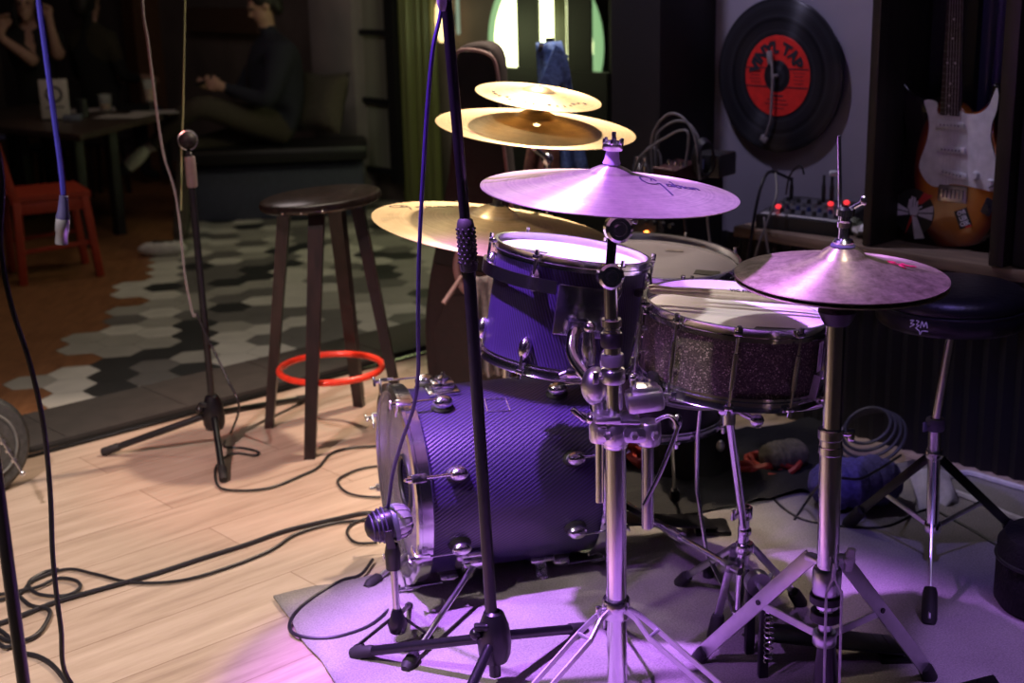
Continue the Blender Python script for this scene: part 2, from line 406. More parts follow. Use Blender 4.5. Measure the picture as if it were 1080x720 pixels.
def text_mesh(body, size, shear=0.0, extrude=0.0006, spacing=1.0, offset=0.0):
    """outlines of some lettering as plain vertices and faces, centred on x"""
    cu = bpy.data.curves.new('lettering', 'FONT'); cu.body = body; cu.size = size; cu.shear = shear; cu.extrude = extrude
    cu.align_x = 'CENTER'; cu.align_y = 'CENTER'; cu.space_character = spacing; cu.offset = offset; cu.resolution_u = 3
    ob = bpy.data.objects.new('lettering', cu); COL.objects.link(ob)
    dg = bpy.context.evaluated_depsgraph_get(); me = bpy.data.meshes.new_from_object(ob.evaluated_get(dg))
    vs = [v.co.copy() for v in me.vertices]; fs = [tuple(p.vertices) for p in me.polygons]
    bpy.data.objects.remove(ob); bpy.data.curves.remove(cu); bpy.data.meshes.remove(me)
    return vs, fs

# ------------------------------------------------------------------ the setting
FLOORM = Matrix(((BX.x, AX.x, 0, ORG.x), (BX.y, AX.y, 0, ORG.y), (0, 0, -1, 0), (0, 0, 0, 1)))   # x = along the planks
def rbox(mb, a0, a1, b0, b1, z0, z1, bev=0.0):
    return mb.box(((a0 + a1) / 2, (b0 + b1) / 2, (z0 + z1) / 2), (a1 - a0, b1 - b0, z1 - z0), ROOM, bev)
m = MB(); m.box(((-4.6 + .4) / 2, (-1.66 + 4.2) / 2, 0.04), (5.0, 5.86, 0.08))
struct(m.build('floor', oak_floor, local=True, matrix=FLOORM))

def hex_floor():
    m = MB(); R = 0.106; g = 0.0012; FZH = -0.15
    def tile(name, c, r=0.75): return plain(name, c, 0.5, 0, 0.10, 7)
    mats = [tile('white_tile', (0.58, 0.55, 0.49)), tile('light_grey_tile', (0.36, 0.34, 0.30)), tile('mid_grey_tile', (0.15, 0.14, 0.13)),
            tile('charcoal_tile', (0.028, 0.029, 0.029)), wood('orange_oak_tile', (0.19, 0.078, 0.032), (0.30, 0.13, 0.055), 0.45, (14, 3, 3)), tile('grout', (0.05, 0.045, 0.04))]
    rnd = random.Random(11)
    # corners point along A; columns step 1.5 R along A, rows sqrt(3) R along B
    for i in range(0, 58):
        for j in range(-24, 16):
            a = -1.93 - i * 1.5 * R; b = j * math.sqrt(3) * R + (i % 2) * math.sqrt(3) / 2 * R
            if b > 2.4 or b < -4.0: continue
            c = room(a, b)
            edge = c.x - (-1.84 - 0.06 * max(0, c.y - 5.3)) + rnd.uniform(-0.10, 0.10)
            if c.x < -5.6: continue
            if edge < 0: m.m = 4
            elif edge < 0.16: m.m = rnd.choice([0, 0, 1])
            else: m.m = rnd.choice([0, 0, 1, 1, 2, 2, 2, 3, 3])
            vs = [room(a + (R - g) * math.cos(k * PI / 3), b + (R - g) * math.sin(k * PI / 3), FZH) for k in range(6)]
            m.add(vs, [tuple(range(6))])
    m.m = 5; m.add([room(-11, -4.2, FZH - .003), room(-1.66, -4.2, FZH - .003), room(-1.66, 2.4, FZH - .003), room(-11, 2.4, FZH - .003)], [(0, 1, 2, 3)])
    o = m.build('floor_tiled', mats); o.modifiers.clear()
    return struct(o)
hex_floor()
m = MB(); rbox(m, -1.985, -1.665, -4.2, 0.3, -0.14, 0.022, 0.004)
for k in range(-9, 1): rbox(m, -1.98, -1.67, k * 0.42 - .003, k * 0.42 + .003, 0.018, 0.0235)
struct(m.build('trim_1', mat_rubber))
m = MB(); rbox(m, -1.664, -1.62, -4.2, 0.3, 0.0, 0.010, 0.003)
struct(m.build('trim_2', plain('glossy_black_edging', (.006, .006, .006), .22)))

m = MB(); rbox(m, -0.98, 4.0, 0.3, 0.42, -0.02, 3.1); struct(m.build('wall_back', wall_violet))
m = MB(); rbox(m, -11.5, -0.98, 2.28, 2.40, -0.17, 3.1); struct(m.build('wall_left', wall_dark))
m = MB(); rbox(m, -11.6, -11.5, -4.6, 2.40, -0.17, 3.1); struct(m.build('wall_far', wall_dark))
m = MB(); rbox(m, -1.05, -0.98, 0.3, 2.28, -0.17, 3.1); struct(m.build('wall_return', black_panel))
m = MB(); rbox(m, -11.6, 4.2, -4.8, 2.40, 3.1, 3.2); struct(m.build('ceiling', black_panel))
# black column between the window bay and the record wall
m = MB(); rbox(m, -0.958, -0.742, 0.02, 0.3, 0.0, 3.1, 0.006); struct(m.build('trim_3', black_panel))
# ribbed black panel under the shelf
m = MB(); n = 64; vs = []; fs = []
for i in range(n * 2 + 1):
    a = -0.95 + 3.2 * i / (n * 2); bb = 0.03 + (0.014 if i % 2 else 0.0)
    vs += [room(a, bb, 0), room(a, bb, 0.565)]
for i in range(n * 2): fs.append((2 * i, 2 * i + 2, 2 * i + 3, 2 * i + 1))
m.add(vs, fs); struct(m.build('wall_panel', black_panel))
# posts of the alcove that holds the guitar
def on_line(px, py, b): return az(px, py, b)[0]
m = MB(); rbox(m, 0.066, 0.094, -0.02, 0.29, 0.60, 3.1, 0.003); struct(m.build('trim_4', post_wood))
m = MB(); rbox(m, 0.462, 0.505, -0.03, 0.29, 0.60, 3.1, 0.003); struct(m.build('trim_5', post_wood))
m = MB(); rbox(m, 0.515, 2.2, 0.0, 0.29, 0.60, 3.1); struct(m.build('wall_right', black_panel))
m = MB(); rbox(m, 0.095, 0.235, 0.24, 0.295, 0.60, 3.1); struct(m.build('trim_6', black_panel))
m = MB(); rbox(m, -0.40, 2.2, -0.02, 0.30, 0.565, 0.597, 0.003)
o = m.build('wall_shelf', edge_wood, matrix=ROOM); tag(o, 'long worn brown wooden shelf board under the record, carrying mixer and guitar', 'shelf')

def drape(name, a0, a1, b, z0, z1, mat, folds, amp, label):
    m = MB(); n = folds * 8; vs = []; fs = []
    for i in range(n + 1):
        a = a0 + (a1 - a0) * i / n; d = amp * math.sin(2 * PI * folds * i / n) + amp * .4 * math.sin(2 * PI * folds * .37 * i / n + 1)
        for k in range(5):
            z = z0 + (z1 - z0) * k / 4; vs.append(room(a, b + d * (1.1 - .1 * k), z))
    for i in range(n):
        for k in range(4): fs.append((i * 5 + k, (i + 1) * 5 + k, (i + 1) * 5 + k + 1, i * 5 + k + 1))
    m.add(vs, fs); return tag(m.build(name, mat, matrix=ROOM, sharp=80), label, 'curtain')
drape('curtain', 0.235, 0.46, 0.262, 0.60, 3.0, bay_drape, 3, 0.014, 'violet blue curtain hanging behind the sunburst guitar')

# window bay, on the wall deeper in the hall
B1 = 2.22
def wr(x, y, b=B1): return az(x, y, b)
def pxbox(mb, x0, x1, ya, b0, b1, z0, z1, bev=0.0):
    """a box whose left and right edges are measured on the plane b0"""
    a0, a1 = wr(x0, ya, b0)[0], wr(x1, ya, b0)[0]; rbox(mb, a0, a1, b0, b1, z0, z1, bev)
m = MB(); pxbox(m, 329, 374, 80, 2.14, 2.28, -.15, 3.1, 0.01); struct(m.build('wall_pier', wall_plaster))
# framed streaked glass door leaf
wf = MB(); a0 = wr(375, 80)[0]; a1 = wr(416, 80)[0]
rbox(wf, a0 - .03, a0 + .015, 2.18, 2.28, -.15, 3.0); rbox(wf, a1 - .01, a1 + .085, 2.16, 2.28, 0, 3.0)
for yy in (34, 106, 178, 250):
    z = wr(395, yy)[1]; rbox(wf, a0, a1, 2.19, 2.26, z - .018, z + .018)
fr = struct(wf.build('door_1', black_panel))
pn = MB(); rbox(pn, a0 + .01, a1, 2.225, 2.24, 0.05, 2.9); pn.build('pane', frost_glass, fr)
drape('curtain', wr(420, 60)[0], wr(462, 60)[0], 2.21, -.14, 3.0, olive_streaks, 5, 0.03, 'olive green glass reflections shaped as curtain strips beside the streaked glass door')  # green reflections in the glass, built as folded cloth
# black framed window with a round light behind it
w2 = MB()
for x0, x1 in ((545, 568), (598, 623), (642, 650)): pxbox(w2, x0, x1, 40, 1.94, 1.955, -.15, 3.1)
aa, bb = wr(520, 70, 1.92)[0], wr(640, 70, 1.92)[0]
zr = wr(535, 71, 1.92)[1]; rbox(w2, aa, bb, 1.92, 1.97, -.15, zr)
struct(w2.build('window_1', black_panel))
gl = MB(); rbox(gl, wr(584, 40, 1.96)[0], wr(597, 40, 1.96)[0], 1.96, 1.965, zr, 3.0); struct(gl.build('window_2', olive_streaks))
cp = on_b(573, 47, 2.08); DM = frame(cp, -BX, AX)
dl = thing('round_light', 'large round yellow green glowing light behind black window bars', 'light', matrix=DM)
m = MB(); m.lathe([(0, .004), (.402, .004)], n=64); m.build('lamp_disc', disc_glow, dl, local=True)
m = MB(); m.lathe([(.402, -.02), (.402, .012), (.452, .012), (.452, -.02)], n=64); m.build('rim', rim_glow, dl, local=True)
m = MB(); m.lathe([(0, -.02), (.452, -.02)], n=64); m.build('back_plate', black_panel, dl, local=True)
# warm wall lamp left of it
cp = on_b(466, 22, 2.18); sc = thing('wall_lamp', 'warm elongated wall lamp glowing beside the mic stand pole', 'lamp', matrix=frame(cp, (0, 0, 1), AX))
m = MB(); m.lathe([(0, -.13), (.02, -.125), (.036, -.08), (.04, 0), (.036, .08), (.02, .125), (0, .13)], n=20); m.build('lamp_shade', warm_glow, sc, local=True)
m = MB(); m.box((0, .05, 0), (.05, .03, .1), None, .005); m.build('wall_bracket', black_metal, sc, local=True)
m = MB(); p = on_b(483, 20, 2.16); m.rod((p.x, p.y, p.z - .09), (p.x, p.y, 3.0), .011)  # reflection on the window frame, built as a glowing rod
tag(m.build('frame_reflection', pale_glow, origin=p), 'thin pale green glowing strip, a window frame reflection, upright above the gig bag', 'light')

# grey felt carpet under the kit
E1 = V((0.91, 0.415, 0)).normalized(); E2 = V((0.415, -0.91, 0)).normalized()
rc = V((-0.563, 2.906, 0))
def rug(u, v, z=0.0): return rc + E1 * u + E2 * v + V((0, 0, z))
m = MB(); nu, nv = 40, 34; vs = []; fs = []; rr = random.Random(3)
for i in range(nu + 1):
    for j in range(nv + 1):
        e = 0.006 if (i in (0, nu) or j in (0, nv)) else 0.0
        vs.append(rug((1.87 + 0.314 * 2.3 * j / nv) * i / nu + rr.uniform(-e, e), 2.3 * j / nv + rr.uniform(-e, e), 0.006))
for i in range(nu):
    for j in range(nv): fs.append((i * (nv + 1) + j, (i + 1) * (nv + 1) + j, (i + 1) * (nv + 1) + j + 1, i * (nv + 1) + j + 1))
m.add(vs, fs)
RUGM = Matrix(((E1.x, E2.x, 0, rc.x), (E1.y, E2.y, 0, rc.y), (0, 0, -1, 0), (0, 0, 0, 1)))
o = m.build('carpet_mat', carpet, matrix=RUGM); sol = o.modifiers.new('thickness', 'SOLIDIFY'); sol.thickness = 0.005; sol.offset = 1
tag(o, 'grey felt carpet mat spread on the floor under the drum kit', 'carpet')
RZ = 0.0065   # top of the carpet

# ------------------------------------------------------------------ camera and light
cam = bpy.data.cameras.new('camera'); co = bpy.data.objects.new('camera', cam); COL.objects.link(co)
cam.sensor_width = 36; cam.lens = FPX / 1080 * 36; cam.clip_start = 0.05; cam.clip_end = 60
co.matrix_world = Matrix(((RGT.x, UPV.x, -FWD.x, EYE.x), (RGT.y, UPV.y, -FWD.y, EYE.y), (RGT.z, UPV.z, -FWD.z, EYE.z), (0, 0, 0, 1)))
cam.dof.use_dof = True; cam.dof.focus_distance = 2.55; cam.dof.aperture_fstop = 4.2
scene.camera = co
def spot(name, loc, target, power, col, cone=60, blend=0.5, size=0.06):
    l = bpy.data.lights.new(name, 'SPOT'); l.energy = power; l.color = col; l.spot_size = math.radians(cone); l.spot_blend = blend; l.shadow_soft_size = size
    o = bpy.data.objects.new(name, l); COL.objects.link(o); o.location = loc
    o.rotation_euler = (V(target) - V(loc)).to_track_quat('-Z', 'Y').to_euler(); return o
def point(name, loc, power, col, size=0.1):
    l = bpy.data.lights.new(name, 'POINT'); l.energy = power; l.color = col; l.shadow_soft_size = size
    o = bpy.data.objects.new(name, l); COL.objects.link(o); o.location = loc; return o
def area(name, loc, target, power, col, sx, sy):
    l = bpy.data.lights.new(name, 'AREA'); l.shape = 'RECTANGLE'; l.size = sx; l.size_y = sy; l.energy = power; l.color = col
    o = bpy.data.objects.new(name, l); COL.objects.link(o); o.location = loc
    o.rotation_euler = (V(target) - V(loc)).to_track_quat('-Z', 'Y').to_euler(); return o
spot('violet_stage_spot', (-0.80, 2.42, 2.97), (0.06, 2.40, 0.35), 1600, (0.52, 0.20, 1.0), 32, 0.5, 0.05)
spot('violet_hat_fill', (-0.75, 2.32, 2.97), (0.57, 2.25, 0.86), 850, (0.52, 0.24, 1.0), 12, 0.4, 0.05)  # added beside the stage spot to brighten the hi-hat
spot('violet_front_spot', (-1.3, 0.7, 2.6), (0.15, 2.42, 0.50), 260, (0.55, 0.24, 1.0), 11, 0.5, 0.06)
spot('pale_snare_spot', (0.62, 0.75, 2.95), (0.45, 2.58, 0.70), 200, (1.0, 0.90, 0.84), 12, 0.6, 0.06)
spot('warm_back_spot', (0.25, 4.45, 2.45), (-1.0, 3.2, 0.0), 285, (1.0, 0.77, 0.58), 74, 0.4, 0.05)
spot('red_spot', (-1.5, 1.9, 2.9), (-0.5, 4.0, 0.2), 120, (1.0, 0.12, 0.10), 30, 0.5, 0.05)
spot('pale_front_spot', (-1.5, 1.2, 2.95), (-1.15, 3.0, 0.0), 480, (1.0, 0.85, 0.82), 54, 0.7, 0.08)
spot('pale_cymbal_spot', (-1.15, 2.7, 2.95), (-0.16, 3.35, 0.8), 200, (1.0, 0.86, 0.66), 28, 0.6, 0.08)
spot('blue_wall_spot', (-0.05, 4.12, 2.80), (0.95, 4.42, 0.95), 78, (0.74, 0.66, 1.0), 62, 0.6, 0.06)
spot('violet_side_spot', (0.55, 1.7, 2.95), (1.10, 3.30, 0.0), 95, (0.32, 0.22, 1.0), 17, 0.4, 0.04)
spot('violet_corner_spot', (1.3, 1.3, 2.95), (1.15, 2.45, 0.0), 300, (0.50, 0.26, 1.0), 14, 0.35, 0.04)
point('olive_strip_fill', tuple(on_b(470, 40, 1.6)), 5.0, (0.80, 0.90, 0.42), 0.1)  # added green fill that brightens the olive strips
spot('wall_wash', (1.0, 2.4, 2.95), (0.95, 4.4, 1.0), 14, (0.62, 0.55, 1.0), 70, 0.9, 0.25)
area('room_glow', (1.2, 1.6, 2.9), (1.1, 3.6, 0.3), 3.2, (0.75, 0.62, 0.75), 0.8, 0.8)
area('hall_glow', (-0.9, 5.3, 2.95), (-0.9, 5.4, 0.0), 15, (1.0, 0.86, 0.70), 1.2, 0.8)
point('hall_back_glow', (-1.7, 7.3, 2.7), 11, (0.95, 0.80, 0.80), 0.3)
point('hall_table_fill', (-2.6, 7.2, 1.9), 3.0, (1.0, 0.5, 0.28), 0.15)  # added warm fill above the hall table, no lamp stands there
w = bpy.data.worlds.new('World'); scene.world = w; w.use_nodes = True
w.node_tree.nodes['Background'].inputs[0].default_value = (0.004, 0.0035, 0.007, 1)
scene.view_settings.view_transform = 'Standard'; scene.view_settings.look = 'None'
scene.cycles.max_bounces = 6; scene.cycles.sample_clamp_indirect = 4.0
scene.cycles.use_denoising = True

# ------------------------------------------------------------------ drums
def ring(mb, R, M, z, h, t, flare=0.004, n=64):
    """a pressed drum hoop: a band with an outward bottom flange and a rolled top"""
    mb.lathe([(R, z), (R + t, z), (R + t, z + h * .25), (R + t + flare, z + h * .25), (R + t + flare, z + h * .38), (R + t, z + h * .42), (R + t, z + h * .9),
              (R + t * 1.6, z + h), (R - t * .5, z + h), (R, z + h * .9)], M, n, True)
def polar(r, a, z): return V((r * math.cos(a), r * math.sin(a), z))
def radial(a, r, z):
    """frame on the shell at angle a: local x tangent, y along the axis, z outward"""
    out = V((math.cos(a), math.sin(a), 0)); return frame(polar(r, a, z), out, (-math.sin(a), math.cos(a), 0))
def make_drum(name, label, center, axis, R, depth, shell_mat, head_mat, nl, a_first, style, hoop_h=0.018, bottom=True, xhint=(1, 0, 0)):
    """centre = middle of the top head; z of the local frame points out of the top head"""
    DM = frame(center, axis, xhint); t = thing(name, label, 'drum', matrix=DM)
    m = MB(); m.lathe([(R, -depth), (R, 0), (R - .008, 0.001), (R - .008, -depth)], n=72, closed=True); m.build('shell', shell_mat, t, local=True)
    m = MB(); m.lathe([(0, .004), (R * .75, .0045), (R - .004, .003), (R + .003, 0)], n=72); m.build('batter_head', head_mat, t, local=True)
    m = MB(); ring(m, R + .004, None, -.006, hoop_h + .006, .003); m.build('hoop', chrome, t, local=True)
    if bottom:
        m = MB(); m.lathe([(0, -depth - .003), (R - .004, -depth - .003), (R + .003, -depth)], n=64); m.build('bottom_head', hazy_head, t, local=True)
        m = MB(); ring(m, R + .004, Matrix.Rotation(PI, 4, 'X'), depth - .006, hoop_h + .006, .003); m.build('hoop', chrome, t, local=True)
    for k in range(nl):
        a = a_first + 2 * PI * k / nl; r0 = R + .016
        if style == 'tube':
            m = MB(); m.rod(polar(r0, a, -depth * .22), polar(r0, a, -depth * .78), .0058, 12)
            for z in (-depth * .3, -depth * .7): m.rod(polar(R - .001, a, z), polar(r0, a, z), .0055, 10)
            m.build('lug', chrome, t, local=True); zs = (-depth * .25, -depth * .75)
        else:
            zs = (-.035, -depth + .035)
            for z in zs if bottom else zs[:1]:
                m = MB(); F = radial(a, R + .001, z); m.ball((0, 0, .006), .019, 14, (.72, 1.25, .75), F); m.build('lug', chrome, t, local=True)
        for z, s, ze in ((.016, 1, zs[0]),) + (((-depth - .016, -1, zs[1]),) if bottom else ()):
            m = MB(); m.rod(polar(r0, a, ze), polar(r0, a, z + s * .010), .003, 8); m.rod(polar(r0, a, z), polar(r0, a, z + s * .010), .0045, 6)
            m.box(polar(R + .012, a, z - s * .004), (.016, .016, .010), None, .003, Matrix.Rotation(a, 3, 'Z')); m.build('tension_rod', chrome, t, local=True)
    return t, DM

# bass drum -------------------------------------------------------------------
KF = on_z(431, 508, 0.243); KN = V((-0.959, -0.282, 0)).normalized(); KR, KD = 0.216, 0.408
KM = frame(KF, KN, (0, 0, 1))          # local x up, z out of the front head
kick = thing('bass_drum', 'big violet ribbed bass drum with clear front head lying on its side', 'drum', matrix=KM)
m = MB(); m.lathe([(KR, -KD), (KR, 0), (KR - .009, 0.001), (KR - .009, -KD)], n=96, closed=True); m.build('shell', violet_wrap, kick, local=True)
m = MB(); m.lathe([(.062, .006), (.16, .0065), (KR - .004, .004), (KR + .004, -.002)], n=80)
PO = Matrix.Translation((-.11, .05, 0))
m.build('front_head', clear_head, kick, local=True)
m = MB(); m.lathe([(0, -KD - .005), (KR, -KD - .003)], n=64); m.build('batter_head', black_plastic, kick, local=True)
m = MB(); m.torus(.062, .006, Matrix.Translation((0, 0, .007)), 40); m.build('port_ring', black_plastic, kick, local=True)
for z0, s in ((-.008, 1), (-KD + .008, -1)):
    m = MB(); Rh = KR + .006
    prof = [(Rh, 0), (Rh + .004, 0), (Rh + .009, s * .004), (Rh + .009, s * .028), (Rh + .013, s * .031), (Rh + .013, s * .038), (Rh - .004, s * .040), (Rh - .004, s * .034), (Rh, s * .03)]
    m.lathe([(r, z0 + z) for r, z in prof], None, 96, True); m.build('hoop', chrome, kick, local=True)
for z0, s in ((0, -1), (-KD, 1)):
    for k in range(8):
        a = PI / 8 + k * PI / 4
        tt = MB(); r0 = KR + .026; zf = z0 - s * .036
        tt.rod(polar(r0, a, zf - s * .006), polar(r0, a, z0 + s * .055), .003, 8)
        tt.bar(polar(r0 + .002, a, zf - s * .004), polar(r0 + .002, a, zf + s * .03), .020, .008, V((math.cos(a), math.sin(a), 0)), .003)
        tt.bar(polar(r0 + .004, a, zf - s * .002), polar(KR - .006, a, zf - s * .004), .018, .005, (0, 0, 1), .002)
        tt.rod(polar(r0, a, zf - s * .004), polar(r0, a, zf - s * .017), .005, 8)
        tt.bar(polar(r0 - .012, a, zf - s * .016), polar(r0 + .012, a, zf - s * .016), .006, .006, (0, 0, 1), .002)
        cl = tt.build('claw_hook', chrome, kick, local=True)
        lg = MB(); F = radial(a, KR + .012, z0 + s * .068); lg.ball((0, 0, .004), .021, 16, (.8, 1.15, .8), F)
        lg = lg.build('lug', chrome, kick, local=True)
        gk = MB(); gk.ball((0, 0, -.011), .022, 14, (.9, 1.25, .5), F); gk.build('gasket', black_rubber, lg, local=True)
# tom mount plate on top, badge, spurs and the lower bracket
m = MB(); F = radial(-0.06, KR, -.085)
m.box((0, 0, .004), (.062, .075, .010), F, .004); m.box((0, 0, .018), (.045, .055, .022), F, .008); m.rod(F @ V((0, 0, .025)), F @ V((0, 0, .036)), .016, 16)
m.bar(F @ V((-.026, .012, .036)), F @ V((.02, -.01, .036)), .014, .010, (0, 0, 1), .004); m.build('mount_plate', chrome, kick, local=True)
F = radial(-0.46, KR + .0008, -.19); m = MB()
for p, q in (((-.02, -.028), (.02, -.028)), ((.02, -.028), (.025, .02)), ((.025, .02), (-.015, .024)), ((-.015, .024), (-.02, -.028))):
    m.rod(F @ V((*p, 0)), F @ V((*q, 0)), .0013, 6)
m.build('badge', chrome, kick, local=True)
def kick_spur(foot, a, z):
    m = MB(); F = radial(a, KR, z); inv = KM.inverted(); W = KM
    m.box((0, 0, .008), (.05, .075, .018), F, .006); m.box((0, .0, .022), (.035, .05, .02), F, .006)
    m.rod(F @ V((-.02, 0, .024)), F @ V((-.052, 0, .020)), .009, 12)
    s = m.build('spur', chrome, kick, local=True)
    top = W @ (F @ V((0, .0, .028))); ft = V(foot)
    g = MB(); d = (ft - top).normalized(); g.rod(top - d * .03, ft - d * .03, .0065, 12); g.build('spur_leg', chrome_dull, s)
    b = MB(); b.tube([ft - d * .052, ft - d * .045, ft - d * .015, ft], [.008, .0135, .015, .009], 14); b.build('rubber_foot', black_rubber, s)
nf = on_z(427, 706, RZ + .008); kick_spur(nf, -PI * .70, -.098)
ff = on_z(386, 620, .008); kick_spur(ff, PI * .76, -.135)
m = MB(); F = radial(-PI * .86, KR, -.285)
m.box((0, 0, .006), (.07, .06, .014), F, .005); m.bar(F @ V((0, 0, .01)), F @ V((0, 0, .05)), .03, .02, (0, 1, 0), .005)
m.box((0, 0, .062), (.05, .026, .034), F, .006); m.rod(F @ V((-.03, 0, .06)), F @ V((-.055, 0, .06)), .012, 12); m.bar(F @ V((-.05, -.014, .06)), F @ V((-.05, .014, .06)), .008, .008, (1, 0, 0), .003)
m.build('lower_bracket', chrome, kick, local=True)

# rack tom --------------------------------------------------------------------
TC = V((0.126, 2.757, 0.824)); TA = V((0.165, 0.045, 1.0))
tom, TM = make_drum('rack_tom', 'small violet ribbed tom drum mounted above the bass drum, white head', TC, TA, 0.1525, 0.208, violet_wrap, white_head, 6, -PI * .5 - .48, 'ball', .018, True, (1, 0, 0))
m = MB(); m.lathe([(.172, -.052), (.178, -.052), (.178, -.026), (.172, -.026)], None, 48, True, -3.3, -1.75); m.build('suspension_ring', chrome, tom, local=True)
F = radial(-PI * .5 + .12, .1685, -.075)
m = MB(); m.box((0, -.004, .004), (.098, .100, .010), F, .003); m.box((0, -.035, .014), (.044, .03, .02), F, .005); m.build('mount_plate', plain('smoked_chrome', (.35, .36, .42), .16, .95), tom, local=True)
m = MB(); m.prism([(-.03, .0), (.02, -.01), (.025, .012), (-.028, .016)], .0045, .0055, Matrix.Translation((-.075, -.04, 0))); m.build('logo_mark', ink_dark, tom, local=True)
for k in range(3):
    a = -PI * .5 - 1.05 + k * 2.1
    m = MB(); m.box(polar(.166, a, -.042), (.022, .03, .016), None, .005, Matrix.Rotation(a, 3, 'Z')); m.build('rubber_grommet', black_rubber, tom, local=True)

# snare -----------------------------------------------------------------------
SC = V((0.433, 2.549, 0.748)); SA = V((0.105, -0.02, 1.0))
snare, SM = make_drum('snare_drum', 'shallow brown glitter snare drum with white head and two sticks on it', SC, SA, 0.174, 0.118, glitter_wrap, white_head, 10, -PI * .5 - .16, 'tube', .020)
m = MB(); F = radial(-.62, .176, -.06)
m.box((0, .008, .010), (.030, .062, .018), F, .004); m.bar(F @ V((0, .02, .022)), F @ V((0, -.035, .026)), .012, .006, (0, 0, 1), .002); m.ball((0, .034, .018), .009, 10, (1, 1, 1), F); m.build('strainer', chrome, snare, local=True)
m = MB(); m.tube([F @ V((-.028, .05, .012)), F @ V((-.028, .0, .014))], .001, 6); m.bar(F @ V((-.028, .052, .010)), F @ V((-.028, -.004, .012)), .017, .0012, (0, 0, 1)); m.bar(F @ V((-.030, -.012, .012)), F @ V((-.036, -.058, .010)), .017, .0012, (0, 0, 1))
m.bar(F @ V((-.036, -.058, .010)), F @ V((-.06, -.070, -.02)), .017, .0012, (0, 0, 1)); m.build('snare_strap', ink_white, snare, local=True)
m = MB(); m.prism([(.0, -.02), (.10, -.03), (.085, .012), (.012, .004)], .0047, .0053, Matrix.Translation((.005, -.11, 0))); m.build('dampening_patch', grey_cloth, snare, local=True)
for i, (y0, y1, lab) in enumerate(((.058, .022, 'pale drumstick with dark printed lettering, farther of two lying across the snare head'), (.030, -.002, 'plain pale drumstick, nearer of the two lying across the snare head'))):
    p, q = SM @ V((-.172, y0 - .03, .031)), SM @ V((.178, y1 + .0, .0325)); d = (q - p).normalized()
    st = MB(); L = (q - p).length
    ks = [(0, .0035), (.008, .0058), (.02, .0052), (.045, .0036), (.09, .0058), (.14, .0070), (L - .004, .0070), (L, .005)]
    st.tube([p + d * s for s, r in ks], [r for s, r in ks], 12)
    o = st.build('drumstick', stick_wood, origin=p); tag(o, lab, 'drumstick', 'drumsticks on the snare')
    if i == 0:
        vs, fs = text_mesh('VIC FIRTH', .0115, 0, .0002, 1.1, .0004); up = V((0, -.35, 1)); up = (up - d * up.dot(d)).normalized()
        TMx = frame(p + d * .185 + up * .0072, up, d); m = MB(); m.add(vs, fs, TMx); m.build('lettering', ink_dark, o)

# floor tom ---------------------------------------------------------------------
FC = V((0.335, 3.15, 0.722)); FA = V((0.07, -0.06, 1.0))
ft, FM = make_drum('floor_tom', 'black floor tom with hazy clear head standing behind the snare', FC, FA, 0.195, 0.36, black_wrap, hazy_head, 8, -PI * .5 + .3, 'ball', .018)
for k, a in enumerate((-1.02, 1.1, 3.1)):
    g = MB(); p0 = FM @ polar(.213, a, -.10); p1 = FM @ polar(.213, a, -.36); d = V((p1.x - FC.x, p1.y - FC.y, 0)).normalized()
    kz = V((p1.x, p1.y, .21)); f = V((p1.x, p1.y, RZ + .012)) + d * .05
    g.tube([p0, p1, kz, kz + V((0, 0, -.02)) + d * .008, f + V((0, 0, .02))], .0052, 10); lg = g.build('leg', chrome, ft)
    b = MB(); b.tube([f + V((0, 0, .03)) - d * .008, f + V((0, 0, .02)), f - V((0, 0, .012))], [.009, .013, .013], 12); b.build('rubber_foot', black_rubber, lg)
    b = MB(); b.box(FM @ polar(.205, a, -.2), (.03, .03, .045), None, .006); b.build('leg_bracket', chrome, ft)
m = MB(); m.prism([(-.03, -.02), (.03, -.03), (.035, .008), (-.02, .015)], .005, .006, Matrix.Translation((.11, -.09, 0))); m.build('dampening_patch', black_fabric, ft, local=True)
m = MB(); m.prism([(-.022, -.008), (.02, -.012), (.024, .008), (-.018, .012)], .005, .006, Matrix.Translation((.06, .09, 0))); m.build('dampening_patch', grey_cloth, ft, local=True)

# ------------------------------------------------------------------ cymbals
def cymbal(label, center, axis, R, bell_r, bell_h, bow, mat, group=None, xh=(1, 0, 0)):
    CM = frame(center, axis, xh); m = MB(); top = []
    k = 26
    for i in range(k + 1):
        r = .006 + (bell_r - .006) * i / k * 1.0
        top.append((r, bow + bell_h * math.cos(min(1, r / bell_r) * PI / 2) ** .75))
    for i in range(1, 25):
        u = i / 24; r = bell_r + (R - bell_r) * u; top.append((r, bow * (1 - u) ** 1.25 * 1.0 + 0.0 * u))
    low = [(r, z - .0016) for r, z in reversed(top)]
    m.lathe(top + low, None, 96, True)
    o = m.build('cymbal', mat, local=True, matrix=CM, sharp=50); tag(o, label, 'cymbal', group); return o, CM
def bow_z(R, bell_r, bow, r):
    u = max(0, (r - bell_r) / (R - bell_r)); return bow * (1 - u) ** 1.25
def cym_script(cy, CM, R, bell_r, bow, strokes, mat, name='logo_script', w=.0016):
    m = MB()
    for st in strokes:
        sp = spline([(a, b, 0) for a, b in st], 6)
        pp = [V((q.x, q.y, bow_z(R, bell_r, bow, math.hypot(q.x, q.y)) + .0008)) for q in sp]
        for p, q in zip(pp, pp[1:]):
            if (q - p).length > 1e-6: m.bar(p, q + (q - p) * .25, w * 2, .0006, (0, 0, 1))
    m.build(name, mat, cy, local=True)
